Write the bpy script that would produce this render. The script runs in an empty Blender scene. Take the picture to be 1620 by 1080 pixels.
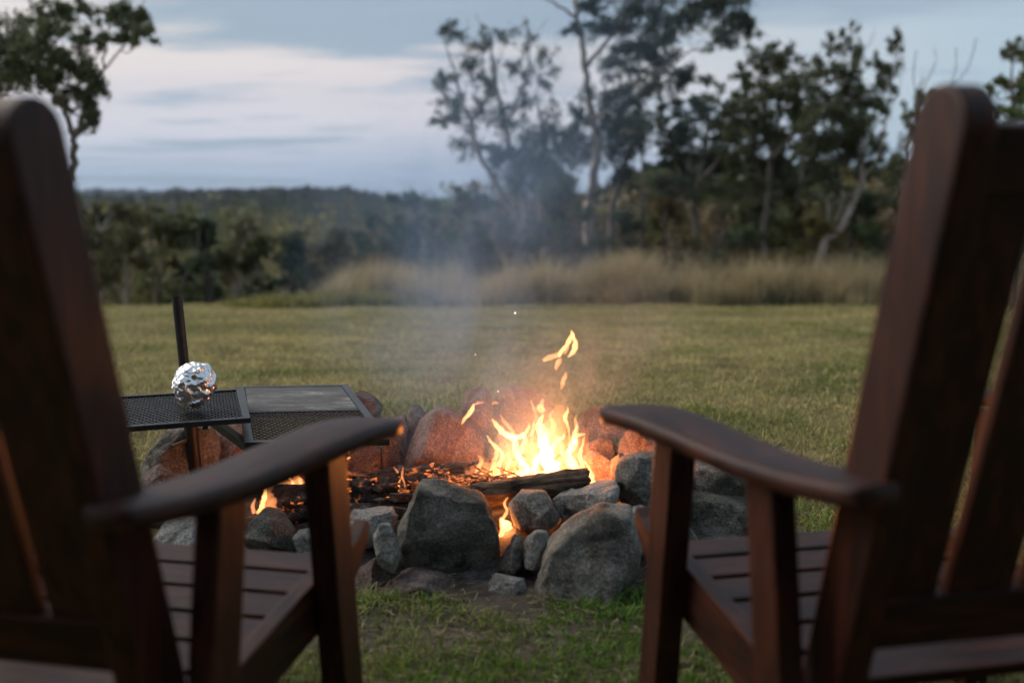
import bpy, bmesh, math, random
import numpy as np
from mathutils import Vector, Matrix, noise

# ------------------------------------------------------------------ camera
SC = bpy.context.scene
COL = SC.collection
F = 1575.0                       # focal length in photo pixels (35 mm on a 36 mm sensor, 1620 px wide)
CAM_H = 1.0
PITCH = math.atan(200.0 / F)     # horizon 200 px above the centre
cam_d = bpy.data.cameras.new('camera')
cam = bpy.data.objects.new('camera', cam_d)
COL.objects.link(cam)
cam.location = (0, 0, CAM_H)
cam.rotation_euler = (math.pi / 2 - PITCH, 0, 0)
cam_d.lens = 35.0
cam_d.sensor_width = 36.0
cam_d.clip_start = 0.05
cam_d.clip_end = 20000
cam_d.dof.use_dof = True
cam_d.dof.focus_distance = 3.3
cam_d.dof.aperture_fstop = 1.55
cam_d.dof.aperture_blades = 0
SC.camera = cam

# ------------------------------------------------------------------ world
SUN_EL, SUN_AZ = 22.0, -62.0      # soft dusk light from the left
world = bpy.data.worlds.new('World')
SC.world = world
world.use_nodes = True
wn, wl = world.node_tree.nodes, world.node_tree.links
wn.clear()


def N(nodes, typ, **kw):
    n = nodes.new(typ)
    for k, v in kw.items():
        setattr(n, k, v)
    return n


def ramp(nodes, stops, interp='LINEAR'):
    r = nodes.new('ShaderNodeValToRGB')
    r.color_ramp.interpolation = interp
    e = r.color_ramp.elements
    while len(e) > 1:
        e.remove(e[-1])
    e[0].position, e[0].color = stops[0][0], stops[0][1]
    for p, c in stops[1:]:
        x = e.new(p)
        x.color = c
    return r


def lin(r, g, b, a=1.0):
    def f(c):
        c /= 255.0
        return c / 12.92 if c <= 0.04045 else ((c + 0.055) / 1.055) ** 2.4
    return (f(r), f(g), f(b), a)


def math_node(nodes, links, op, a, b=None, clamp=False):
    m = nodes.new('ShaderNodeMath')
    m.operation = op
    m.use_clamp = clamp
    for i, v in enumerate((a, b)):
        if v is None:
            continue
        if isinstance(v, (int, float)):
            m.inputs[i].default_value = v
        else:
            links.new(v, m.inputs[i])
    return m.outputs[0]


def mixc(nodes, links, fac, a, b, blend='MIX'):
    m = nodes.new('ShaderNodeMix')
    m.data_type = 'RGBA'
    m.blend_type = blend
    for sock, v in ((m.inputs[0], fac), (m.inputs[6], a), (m.inputs[7], b)):
        if isinstance(v, (int, float)):
            sock.default_value = v
        elif isinstance(v, tuple):
            sock.default_value = v
        else:
            links.new(v, sock)
    return m.outputs[2]


tc = N(wn, 'ShaderNodeTexCoord')
sep = N(wn, 'ShaderNodeSeparateXYZ')
wl.new(tc.outputs['Generated'], sep.inputs[0])
zc = math_node(wn, wl, 'MAXIMUM', sep.outputs[2], 0.0)
zo = math_node(wn, wl, 'ADD', zc, 0.05)
pu = math_node(wn, wl, 'DIVIDE', sep.outputs[0], zo)
pv = math_node(wn, wl, 'DIVIDE', sep.outputs[1], zo)
comb = N(wn, 'ShaderNodeCombineXYZ')
wl.new(pu, comb.inputs[0])
wl.new(pv, comb.inputs[1])
base = ramp(wn, [(0.0, lin(133, 160, 190)), (0.045, lin(160, 174, 196)), (0.075, lin(196, 196, 206)),
                 (0.13, lin(216, 205, 201)), (0.19, lin(204, 200, 197)), (0.30, lin(188, 190, 192)),
                 (1.0, lin(184, 189, 194))])
wl.new(zc, base.inputs[0])
# bluer, clearer sky towards the right of the view
rb = N(wn, 'ShaderNodeMapRange')
rb.inputs[1].default_value, rb.inputs[2].default_value = 0.0, 0.42
wl.new(sep.outputs[0], rb.inputs[0])
rbm = math_node(wn, wl, 'MULTIPLY', rb.outputs[0], 0.85)
sky_c = mixc(wn, wl, rbm, base.outputs[0], lin(152, 178, 192))
# cloud streaks, laid out on a flat cloud deck
nz = N(wn, 'ShaderNodeTexNoise')
nz.inputs['Scale'].default_value = 0.42
nz.inputs['Detail'].default_value = 7
nz.inputs['Roughness'].default_value = 0.55
nz.inputs['Distortion'].default_value = 0.4
mp = N(wn, 'ShaderNodeMapping')
mp.inputs['Location'].default_value = (3.7, 1.35, 0.0)
mp.inputs['Scale'].default_value = (0.8, 1.5, 1)
wl.new(comb.outputs[0], mp.inputs[0])
wl.new(mp.outputs[0], nz.inputs[0])
hb = N(wn, 'ShaderNodeMapRange')
hb.inputs[1].default_value, hb.inputs[2].default_value = 0.13, 0.24
hb.inputs[3].default_value, hb.inputs[4].default_value = 0.0, 0.09
wl.new(zc, hb.inputs[0])
nzb = math_node(wn, wl, 'ADD', nz.outputs[0], hb.outputs[0])
cm = ramp(wn, [(0.50, (0, 0, 0, 1)), (0.64, (1, 1, 1, 1))], 'EASE')
wl.new(nzb, cm.inputs[0])
cmf = math_node(wn, wl, 'MULTIPLY', cm.outputs[0], 0.88)
sky_c = mixc(wn, wl, cmf, sky_c, lin(131, 152, 170))
# softer, broad grey lavender veil
nz2 = N(wn, 'ShaderNodeTexNoise')
nz2.inputs['Scale'].default_value = 0.17
nz2.inputs['Detail'].default_value = 5
mp2 = N(wn, 'ShaderNodeMapping')
mp2.inputs['Location'].default_value = (9.1, 4.2, 0.0)
mp2.inputs['Scale'].default_value = (0.7, 1.6, 1)
wl.new(comb.outputs[0], mp2.inputs[0])
wl.new(mp2.outputs[0], nz2.inputs[0])
cm2 = ramp(wn, [(0.42, (0, 0, 0, 1)), (0.62, (1, 1, 1, 1))])
wl.new(nz2.outputs[0], cm2.inputs[0])
cm2f = math_node(wn, wl, 'MULTIPLY', cm2.outputs[0], 0.35)
sky_c = mixc(wn, wl, cm2f, sky_c, lin(165, 174, 194))
nz3 = N(wn, 'ShaderNodeTexNoise')
nz3.inputs['Scale'].default_value = 1.15
nz3.inputs['Detail'].default_value = 5
nz3.inputs['Roughness'].default_value = 0.5
mp3 = N(wn, 'ShaderNodeMapping')
mp3.inputs['Location'].default_value = (2.4, 7.7, 0.0)
mp3.inputs['Scale'].default_value = (0.9, 1.6, 1)
wl.new(comb.outputs[0], mp3.inputs[0])
wl.new(mp3.outputs[0], nz3.inputs[0])
cm3 = ramp(wn, [(0.56, (0, 0, 0, 1)), (0.68, (1, 1, 1, 1))], 'EASE')
wl.new(nz3.outputs[0], cm3.inputs[0])
cm3f = math_node(wn, wl, 'MULTIPLY', cm3.outputs[0], 0.6)
sky_c = mixc(wn, wl, cm3f, sky_c, lin(150, 166, 184))
nish = N(wn, 'ShaderNodeTexSky', sky_type='NISHITA')
nish.sun_disc = False
nish.sun_elevation = math.radians(SUN_EL)
nish.sun_rotation = math.radians(SUN_AZ)
nish.air_density = 1.0
nish.dust_density = 1.5
bg1 = N(wn, 'ShaderNodeBackground')
wl.new(nish.outputs[0], bg1.inputs[0])
bg1.inputs[1].default_value = 0.05
bg2 = N(wn, 'ShaderNodeBackground')
wl.new(sky_c, bg2.inputs[0])
bg2.inputs[1].default_value = 0.84
mixs = N(wn, 'ShaderNodeMixShader')
mixs.inputs[0].default_value = 0.9
wl.new(bg1.outputs[0], mixs.inputs[1])
wl.new(bg2.outputs[0], mixs.inputs[2])
wout = N(wn, 'ShaderNodeOutputWorld')
wl.new(mixs.outputs[0], wout.inputs[0])

# ------------------------------------------------------------------ sun
sun_d = bpy.data.lights.new('sun', 'SUN')
sun_d.energy = 1.5
sun_d.angle = math.radians(40)
sun_d.color = (1.0, 0.88, 0.76)
sun = bpy.data.objects.new('sun', sun_d)
COL.objects.link(sun)
az, el = math.radians(SUN_AZ), math.radians(SUN_EL + 14)
sdir = Vector((math.sin(az) * math.cos(el), math.cos(az) * math.cos(el), math.sin(el)))
sun.rotation_euler = sdir.to_track_quat('Z', 'Y').to_euler()
sun.location = (0, 0, 50)

SC.view_settings.view_transform = 'Standard'
SC.view_settings.look = 'None'
SC.view_settings.exposure = 0.7
SC.view_settings.gamma = 1.0
SC.render.engine = 'CYCLES'
cy = SC.cycles
cy.use_denoising = True
cy.use_adaptive_sampling = True
cy.adaptive_threshold = 0.04
cy.max_bounces = 4
cy.diffuse_bounces = 2
cy.glossy_bounces = 2
cy.transmission_bounces = 3
cy.transparent_max_bounces = 8
cy.volume_bounces = 0
cy.volume_step_rate = 5.0
cy.volume_max_steps = 128
cy.sample_clamp_indirect = 6.0
cy.caustics_reflective = False
cy.caustics_refractive = False

# ------------------------------------------------------------------ helpers
CP, SP = math.cos(PITCH), math.sin(PITCH)


def at(px, py, d):
    """the place at distance d (metres ahead) that the photo shows at pixel px, py"""
    u, v = (px - 810) / F, (540 - py) / F
    y = CP + v * SP
    z = -SP + v * CP
    return Vector((u / y * d, d, CAM_H + z / y * d))


def tag(o, label=None, cat=None, group=None, kind=None):
    if label:
        o['label'] = label
    if cat:
        o['category'] = cat
    if group:
        o['group'] = group
    if kind:
        o['kind'] = kind
    return o


def empty(name, loc=(0, 0, 0), rz=0.0):
    o = bpy.data.objects.new(name, None)
    o.empty_display_size = 0.05
    COL.objects.link(o)
    o.location = loc
    o.rotation_euler = (0, 0, rz)
    return o


def link_mesh(name, me, mat, parent=None, smooth=True):
    o = bpy.data.objects.new(name, me)
    COL.objects.link(o)
    if mat is not None and not me.materials:
        me.materials.append(mat)
    if parent is not None:
        o.parent = parent
    if smooth:
        me.polygons.foreach_set('use_smooth', [True] * len(me.polygons))
    return o


def np_mesh(name, verts, faces, mat=None, parent=None, col=None, smooth=False):
    """verts (n,3); faces (m,k) with one k"""
    me = bpy.data.meshes.new(name)
    verts = np.asarray(verts, dtype=np.float32)
    faces = np.asarray(faces, dtype=np.int32)
    m, k = faces.shape
    me.vertices.add(len(verts))
    me.vertices.foreach_set('co', verts.ravel())
    me.loops.add(m * k)
    me.loops.foreach_set('vertex_index', faces.ravel())
    me.polygons.add(m)
    me.polygons.foreach_set('loop_start', np.arange(0, m * k, k, dtype=np.int32))
    if col is not None:
        at_ = me.color_attributes.new('Col', 'FLOAT_COLOR', 'POINT')
        c4 = np.ones((len(verts), 4), dtype=np.float32)
        c4[:, :3] = col
        at_.data.foreach_set('color', c4.ravel())
    me.update(calc_edges=True)
    me.validate()
    return link_mesh(name, me, mat, parent, smooth)


def bm_obj(name, bm, mat, parent=None, smooth=False, bevel=0.0, segs=2):
    me = bpy.data.meshes.new(name)
    bmesh.ops.recalc_face_normals(bm, faces=bm.faces)
    if bevel:
        bmesh.ops.bevel(bm, geom=[e for e in bm.edges if e.calc_face_angle(0) > 0.5], offset=bevel,
                        segments=segs, profile=0.6, affect='EDGES', clamp_overlap=True)
    bm.to_mesh(me)
    bm.free()
    o = link_mesh(name, me, mat, parent, smooth)
    return o


def add_box(bm, c, ax, ay, az_):
    """box around c with half axes ax, ay, az_ (vectors)"""
    c = Vector(c)
    vs = []
    for i in (-1, 1):
        for j in (-1, 1):
            for k in (-1, 1):
                vs.append(bm.verts.new(c + ax * i + ay * j + az_ * k))
    for f in ((0, 1, 3, 2), (4, 6, 7, 5), (0, 4, 5, 1), (2, 3, 7, 6), (0, 2, 6, 4), (1, 5, 7, 3)):
        bm.faces.new([vs[i] for i in f])


def bar(bm, p0, p1, w, t, side=None):
    """board from p0 to p1; w across `side`, t across the remaining axis"""
    p0, p1 = Vector(p0), Vector(p1)
    d = (p1 - p0)
    L = d.length
    d.normalize()
    side = Vector(side) if side is not None else (Vector((0, 0, 1)) if abs(d.z) < 0.9 else Vector((1, 0, 0)))
    s = (side - d * side.dot(d)).normalized()
    n = d.cross(s)
    add_box(bm, (p0 + p1) / 2, d * L / 2, s * w / 2, n * t / 2)


def tube_arrays(pts, radii, n=6, verts=None, faces=None, cap=True):
    """append a tube to verts / faces (quads) lists"""
    pts = [Vector(p) for p in pts]
    b0 = len(verts)
    up = Vector((0.3, 0.2, 1)).normalized()
    for i, p in enumerate(pts):
        if i == 0:
            t = pts[1] - pts[0]
        elif i == len(pts) - 1:
            t = pts[-1] - pts[-2]
        else:
            t = pts[i + 1] - pts[i - 1]
        t = t.normalized() if t.length > 1e-9 else Vector((0, 0, 1))
        a = t.cross(up)
        if a.length < 1e-3:
            a = t.cross(Vector((1, 0, 0)))
        a.normalize()
        b = t.cross(a)
        for k in range(n):
            an = 2 * math.pi * k / n
            verts.append(tuple(p + (a * math.cos(an) + b * math.sin(an)) * radii[i]))
    for i in range(len(pts) - 1):
        for k in range(n):
            k2 = (k + 1) % n
            faces.append((b0 + i * n + k, b0 + i * n + k2, b0 + (i + 1) * n + k2, b0 + (i + 1) * n + k))


def smooth_line(pts, radii, sub=4):
    """catmull-rom resample"""
    P = [Vector(p) for p in pts]
    out, rr = [], []
    for i in range(len(P) - 1):
        p0 = P[max(i - 1, 0)]
        p1, p2 = P[i], P[i + 1]
        p3 = P[min(i + 2, len(P) - 1)]
        for s in range(sub):
            t = s / sub
            q = 0.5 * ((2 * p1) + (p2 - p0) * t + (2 * p0 - 5 * p1 + 4 * p2 - p3) * t * t + (3 * p1 - p0 - 3 * p2 + p3) * t ** 3)
            out.append(q)
            rr.append(radii[i] * (1 - t) + radii[i + 1] * t)
    out.append(P[-1])
    rr.append(radii[-1])
    return out, rr


# ------------------------------------------------------------------ materials
def new_mat(name):
    m = bpy.data.materials.new(name)
    m.use_nodes = True
    n, l = m.node_tree.nodes, m.node_tree.links
    return m, n, l, n['Principled BSDF']


def noise_node(n, l, vec, scale, detail=6, rough=0.55, dist=0.0):
    t = n.new('ShaderNodeTexNoise')
    t.inputs['Scale'].default_value = scale
    t.inputs['Detail'].default_value = detail
    t.inputs['Roughness'].default_value = rough
    t.inputs['Distortion'].default_value = dist
    if vec is not None:
        l.new(vec, t.inputs[0])
    return t.outputs[0]


def bump(n, l, height, strength, dist, normal_to, prev=None):
    b = n.new('ShaderNodeBump')
    b.inputs['Strength'].default_value = strength
    b.inputs['Distance'].default_value = dist
    l.new(height, b.inputs['Height'])
    if prev is not None:
        l.new(prev, b.inputs['Normal'])
    if normal_to is not None:
        l.new(b.outputs[0], normal_to.inputs['Normal'])
    return b.outputs[0]


def rock_mat(name, c_dark, c_mid, c_light, c_spot, spot_amt=0.25):
    m, n, l, p = new_mat(name)
    t = n.new('ShaderNodeTexCoord')
    oi = n.new('ShaderNodeObjectInfo')
    va = n.new('ShaderNodeVectorMath')
    va.operation = 'MULTIPLY_ADD'
    l.new(oi.outputs['Random'], va.inputs[0])
    va.inputs[1].default_value = (17, 31, 23)
    l.new(t.outputs['Object'], va.inputs[2])
    v = va.outputs[0]
    a = noise_node(n, l, v, 6, 9, 0.68, 1.1)
    r = ramp(n, [(0.32, c_dark), (0.5, c_mid), (0.66, c_light)])
    l.new(a, r.inputs[0])
    # mineral grains
    b = noise_node(n, l, v, 130, 3, 0.7)
    rb_ = ramp(n, [(0.35, (0.42, 0.42, 0.42, 1)), (0.5, (1, 1, 1, 1)), (0.66, (1.8, 1.75, 1.7, 1))])
    l.new(b, rb_.inputs[0])
    c = mixc(n, l, 0.75, r.outputs[0], rb_.outputs[0], 'MULTIPLY')
    # lichen / mineral stain
    s = noise_node(n, l, v, 4.2, 7, 0.7, 1.0)
    rs = ramp(n, [(0.56, (0, 0, 0, 1)), (0.66, (1, 1, 1, 1))])
    l.new(s, rs.inputs[0])
    sm = math_node(n, l, 'MULTIPLY', rs.outputs[0], spot_amt)
    c = mixc(n, l, sm, c, c_spot)
    l.new(c, p.inputs['Base Color'])
    p.inputs['Roughness'].default_value = 0.9
    p.inputs['Specular IOR Level'].default_value = 0.25
    vc = n.new('ShaderNodeTexVoronoi')
    vc.feature = 'DISTANCE_TO_EDGE'
    vc.inputs['Scale'].default_value = 6.5
    dv = n.new('ShaderNodeVectorMath')
    dv.operation = 'MULTIPLY_ADD'
    nd_ = n.new('ShaderNodeTexNoise')
    nd_.inputs['Scale'].default_value = 9
    nd_.inputs['Detail'].default_value = 5
    l.new(v, nd_.inputs[0])
    l.new(nd_.outputs[1], dv.inputs[0])
    dv.inputs[1].default_value = (0.25, 0.25, 0.25)
    l.new(v, dv.inputs[2])
    l.new(dv.outputs[0], vc.inputs[0])
    rc = ramp(n, [(0.0, (0.25, 0.25, 0.25, 1)), (0.03, (1, 1, 1, 1))])
    l.new(vc.outputs[0], rc.inputs[0])
    h1 = noise_node(n, l, v, 38, 8, 0.75)
    b0 = bump(n, l, rc.outputs[0], 0.45, 0.012, None)
    b1 = bump(n, l, h1, 1.0, 0.02, None, b0)
    bump(n, l, b, 0.35, 0.003, p, b1)
    return m


M = {}
M['rock_grey'] = rock_mat('rock_grey', (0.068, 0.062, 0.052, 1), (0.205, 0.190, 0.165, 1), (0.37, 0.345, 0.305, 1), (0.42, 0.385, 0.315, 1), 0.5)
M['rock_dark'] = rock_mat('rock_dark', (0.044, 0.040, 0.033, 1), (0.142, 0.130, 0.110, 1), (0.28, 0.26, 0.22, 1), (0.33, 0.30, 0.235, 1), 0.5)
M['rock_pale'] = rock_mat('rock_pale', (0.13, 0.125, 0.112, 1), (0.30, 0.29, 0.265, 1), (0.48, 0.465, 0.43, 1), (0.55, 0.53, 0.47, 1), 0.4)
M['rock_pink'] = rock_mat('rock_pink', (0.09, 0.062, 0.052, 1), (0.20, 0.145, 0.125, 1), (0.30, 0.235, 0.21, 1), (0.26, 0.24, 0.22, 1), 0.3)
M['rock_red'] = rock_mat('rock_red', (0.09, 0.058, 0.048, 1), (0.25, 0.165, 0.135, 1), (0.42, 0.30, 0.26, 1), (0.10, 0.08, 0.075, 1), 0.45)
M['rock_moss'] = rock_mat('rock_moss', (0.045, 0.05, 0.035, 1), (0.11, 0.12, 0.08, 1), (0.2, 0.2, 0.15, 1), (0.07, 0.11, 0.03, 1), 0.6)


def wood_mat(name, stretch):
    m, n, l, p = new_mat(name)
    t = n.new('ShaderNodeTexCoord')
    mp_ = n.new('ShaderNodeMapping')
    mp_.inputs['Scale'].default_value = stretch
    l.new(t.outputs['Object'], mp_.inputs[0])
    a = noise_node(n, l, mp_.outputs[0], 9, 8, 0.6, 0.8)
    r = ramp(n, [(0.34, (0.006, 0.0014, 0.0007, 1)), (0.5, (0.030, 0.0068, 0.0032, 1)), (0.66, (0.066, 0.016, 0.0072, 1))])
    l.new(a, r.inputs[0])
    w = noise_node(n, l, t.outputs['Object'], 5, 5, 0.6)
    rw = ramp(n, [(0.45, (0, 0, 0, 1)), (0.75, (1, 1, 1, 1))])
    l.new(w, rw.inputs[0])
    wm = math_node(n, l, 'MULTIPLY', rw.outputs[0], 0.35)
    c = mixc(n, l, wm, r.outputs[0], (0.040, 0.018, 0.013, 1))
    l.new(c, p.inputs['Base Color'])
    rr = n.new('ShaderNodeMapRange')
    rr.inputs[3].default_value, rr.inputs[4].default_value = 0.38, 0.62
    l.new(w, rr.inputs[0])
    l.new(rr.outputs[0], p.inputs['Roughness'])
    p.inputs['Specular IOR Level'].default_value = 0.27
    bump(n, l, a, 0.25, 0.002, p)
    return m


M['wood_x'] = wood_mat('stained_wood_across', (0.6, 6, 6))
M['wood_y'] = wood_mat('stained_wood_along', (6, 0.6, 6))
M['wood_z'] = wood_mat('stained_wood_upright', (6, 6, 0.6))


def steel_mat(name, c0, c1, rough, rust=(0.09, 0.04, 0.02, 1), rust_amt=0.4):
    m, n, l, p = new_mat(name)
    t = n.new('ShaderNodeTexCoord')
    a = noise_node(n, l, t.outputs['Object'], 14, 8, 0.65, 0.5)
    r = ramp(n, [(0.3, c0), (0.7, c1)])
    l.new(a, r.inputs[0])
    b = noise_node(n, l, t.outputs['Object'], 30, 6, 0.7)
    rb_ = ramp(n, [(0.52, (0, 0, 0, 1)), (0.66, (1, 1, 1, 1))])
    l.new(b, rb_.inputs[0])
    f = math_node(n, l, 'MULTIPLY', rb_.outputs[0], rust_amt)
    c = mixc(n, l, f, r.outputs[0], rust)
    l.new(c, p.inputs['Base Color'])
    p.inputs['Roughness'].default_value = rough
    p.inputs['Metallic'].default_value = 0.25
    bump(n, l, b, 0.3, 0.002, p)
    return m


M['steel'] = steel_mat('sooty_steel', (0.010, 0.010, 0.011, 1), (0.034, 0.034, 0.035, 1), 0.42, (0.05, 0.03, 0.022, 1), 0.35)
M['steel_rust'] = steel_mat('weathered_steel', (0.009, 0.008, 0.008, 1), (0.03, 0.027, 0.025, 1), 0.5, (0.05, 0.025, 0.015, 1), 0.3)


def plate_mat():
    m, n, l, p = new_mat('ash_dusted_hotplate')
    t = n.new('ShaderNodeTexCoord')
    mp_ = n.new('ShaderNodeMapping')
    mp_.inputs['Scale'].default_value = (0.45, 1.0, 1)
    mp_.inputs['Rotation'].default_value = (0, 0, 0.25)
    l.new(t.outputs['Object'], mp_.inputs[0])
    a = noise_node(n, l, mp_.outputs[0], 16, 10, 0.74, 0.15)
    r = ramp(n, [(0.34, (0.022, 0.019, 0.017, 1)), (0.5, (0.07, 0.062, 0.056, 1)), (0.6, (0.16, 0.15, 0.14, 1)), (0.7, (0.42, 0.41, 0.40, 1))])
    l.new(a, r.inputs[0])
    l.new(r.outputs[0], p.inputs['Base Color'])
    p.inputs['Roughness'].default_value = 0.62
    bump(n, l, a, 0.2, 0.002, p)
    return m


M['plate'] = plate_mat()


def foil_mat():
    m, n, l, p = new_mat('aluminium_foil')
    p.inputs['Base Color'].default_value = (0.86, 0.87, 0.89, 1)
    p.inputs['Metallic'].default_value = 1.0
    p.inputs['Roughness'].default_value = 0.3
    t = n.new('ShaderNodeTexCoord')
    v = n.new('ShaderNodeTexVoronoi')
    v.inputs['Scale'].default_value = 48
    v.feature = 'F1'
    l.new(t.outputs['Object'], v.inputs[0])
    b1 = bump(n, l, v.outputs[0], 1.0, 0.010, None)
    a = noise_node(n, l, t.outputs['Object'], 45, 4, 0.6)
    bump(n, l, a, 0.25, 0.004, p, b1)
    return m


M['foil'] = foil_mat()


def char_mat(name, glow, ash=0.35):
    m, n, l, p = new_mat(name)
    t = n.new('ShaderNodeTexCoord')
    a = noise_node(n, l, t.outputs['Object'], 22, 8, 0.7, 0.8)
    r = ramp(n, [(0.3, (0.008, 0.006, 0.005, 1)), (0.5, (0.045, 0.028, 0.020, 1)), (0.6, (0.12, 0.075, 0.055, 1)), (0.74, (0.3, 0.27, 0.25, 1))])
    l.new(a, r.inputs[0])
    l.new(r.outputs[0], p.inputs['Base Color'])
    p.inputs['Roughness'].default_value = 0.85
    v = n.new('ShaderNodeTexVoronoi')
    v.feature = 'DISTANCE_TO_EDGE'
    v.inputs['Scale'].default_value = 30
    vd = n.new('ShaderNodeVectorMath')
    vd.operation = 'MULTIPLY_ADD'
    nq = n.new('ShaderNodeTexNoise')
    nq.inputs['Scale'].default_value = 40
    nq.inputs['Detail'].default_value = 4
    l.new(t.outputs['Object'], nq.inputs[0])
    l.new(nq.outputs[1], vd.inputs[0])
    vd.inputs[1].default_value = (0.05, 0.05, 0.05)
    l.new(t.outputs['Object'], vd.inputs[2])
    l.new(vd.outputs[0], v.inputs[0])
    bn = bump(n, l, a, 0.9, 0.02, None)
    bump(n, l, v.outputs[0], 0.8, 0.012, p, bn)
    if glow > 0:
        rv = ramp(n, [(0.55, (0, 0, 0, 1)), (0.68, (1, 1, 1, 1))])
        l.new(nq.outputs[0], rv.inputs[0])
        g = noise_node(n, l, t.outputs['Object'], 6, 4, 0.6)
        rg = ramp(n, [(0.54, (0, 0, 0, 1)), (0.7, (1, 1, 1, 1))])
        l.new(g, rg.inputs[0])
        e = math_node(n, l, 'MULTIPLY', rv.outputs[0], rg.outputs[0])
        e = math_node(n, l, 'MULTIPLY', e, glow)
        p.inputs['Emission Color'].default_value = (1.0, 0.22, 0.04, 1)
        l.new(e, p.inputs['Emission Strength'])
    return m


M['char'] = char_mat('charred_wood', 1.5)
M['char_cold'] = char_mat('charcoal', 0.0)


def hot_mat():
    m, n, l, p = new_mat('glowing_bark')
    g = n.new('ShaderNodeNewGeometry')
    a = noise_node(n, l, g.outputs['Position'], 70, 5, 0.7)
    p.inputs['Base Color'].default_value = (0.06, 0.032, 0.022, 1)
    p.inputs['Roughness'].default_value = 0.9
    rg = ramp(n, [(0.46, (0, 0, 0, 1)), (0.62, (1, 1, 1, 1))])
    l.new(a, rg.inputs[0])
    b = noise_node(n, l, g.outputs['Position'], 9, 3, 0.6)
    rb2 = ramp(n, [(0.40, (0, 0, 0, 1)), (0.62, (1, 1, 1, 1))])
    l.new(b, rb2.inputs[0])
    e = math_node(n, l, 'MULTIPLY', math_node(n, l, 'MULTIPLY', rg.outputs[0], rb2.outputs[0]), 1.1)
    p.inputs['Emission Color'].default_value = (1.0, 0.25, 0.06, 1)
    l.new(e, p.inputs['Emission Strength'])
    return m


M['hot'] = hot_mat()


def log_mat():
    m, n, l, p = new_mat('scorched_bark')
    t = n.new('ShaderNodeTexCoord')
    mp_ = n.new('ShaderNodeMapping')
    mp_.inputs['Scale'].default_value = (0.8, 5, 5)
    l.new(t.outputs['Object'], mp_.inputs[0])
    a = noise_node(n, l, mp_.outputs[0], 14, 9, 0.65, 0.7)
    r = ramp(n, [(0.3, (0.02, 0.014, 0.010, 1)), (0.5, (0.12, 0.075, 0.042, 1)), (0.7, (0.30, 0.21, 0.13, 1))])
    l.new(a, r.inputs[0])
    b = noise_node(n, l, t.outputs['Object'], 9, 5, 0.6)
    rb_ = ramp(n, [(0.54, (0, 0, 0, 1)), (0.70, (1, 1, 1, 1))])
    l.new(b, rb_.inputs[0])
    c = mixc(n, l, rb_.outputs[0], r.outputs[0], (0.014, 0.011, 0.009, 1))
    l.new(c, p.inputs['Base Color'])
    p.inputs['Roughness'].default_value = 0.85
    bump(n, l, a, 0.9, 0.012, p)
    return m


M['log'] = log_mat()


def flame_mat(name, col, strength):
    m = bpy.data.materials.new(name)
    m.use_nodes = True
    n, l = m.node_tree.nodes, m.node_tree.links
    n.clear()
    e = n.new('ShaderNodeEmission')
    e.inputs[0].default_value = col
    e.inputs[1].default_value = strength
    o = n.new('ShaderNodeOutputMaterial')
    l.new(e.outputs[0], o.inputs['Volume'])
    return m


M['flame'] = flame_mat('flame_bright', (1.0, 0.40, 0.13, 1), 190)
M['flame_mid'] = flame_mat('flame_orange', (1.0, 0.32, 0.10, 1), 26)
M['flame_wisp'] = flame_mat('flame_wisp', (1.0, 0.30, 0.10, 1), 110)
M['flame_dim'] = flame_mat('flame_red', (1.0, 0.27, 0.08, 1), 13)


def attr_leaf_mat(name, trans=0.3, rough=0.6, spec=0.3):
    m, n, l, p = new_mat(name)
    a = n.new('ShaderNodeAttribute')
    a.attribute_name = 'Col'
    l.new(a.outputs[0], p.inputs['Base Color'])
    p.inputs['Roughness'].default_value = rough
    p.inputs['Specular IOR Level'].default_value = spec
    tr = n.new('ShaderNodeBsdfTranslucent')
    l.new(a.outputs[0], tr.inputs[0])
    mx = n.new('ShaderNodeMixShader')
    mx.inputs[0].default_value = trans
    l.new(p.outputs[0], mx.inputs[1])
    l.new(tr.outputs[0], mx.inputs[2])
    l.new(mx.outputs[0], n['Material Output'].inputs[0])
    return m


M['grass'] = attr_leaf_mat('grass_blades', 0.35, 0.6, 0.25)
M['leaf'] = attr_leaf_mat('leaves', 0.25, 0.5, 0.35)


def bark_mat(name, c0, c1, c2):
    m, n, l, p = new_mat(name)
    t = n.new('ShaderNodeTexCoord')
    mp_ = n.new('ShaderNodeMapping')
    mp_.inputs['Scale'].default_value = (1, 1, 0.35)
    l.new(t.outputs['Object'], mp_.inputs[0])
    a = noise_node(n, l, mp_.outputs[0], 3.5, 6, 0.65, 0.6)
    r = ramp(n, [(0.32, c0), (0.5, c1), (0.7, c2)])
    l.new(a, r.inputs[0])
    l.new(r.outputs[0], p.inputs['Base Color'])
    p.inputs['Roughness'].default_value = 0.85
    bump(n, l, a, 0.4, 0.02, p)
    return m


M['bark_pale'] = bark_mat('pale_gum_bark', (0.16, 0.12, 0.095, 1), (0.34, 0.29, 0.25, 1), (0.48, 0.44, 0.40, 1))
M['bark_dark'] = bark_mat('dark_bark', (0.02, 0.016, 0.013, 1), (0.06, 0.048, 0.04, 1), (0.12, 0.10, 0.085, 1))
M['bark_mid'] = bark_mat('grey_bark', (0.06, 0.05, 0.042, 1), (0.15, 0.125, 0.105, 1), (0.26, 0.225, 0.19, 1))


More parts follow.
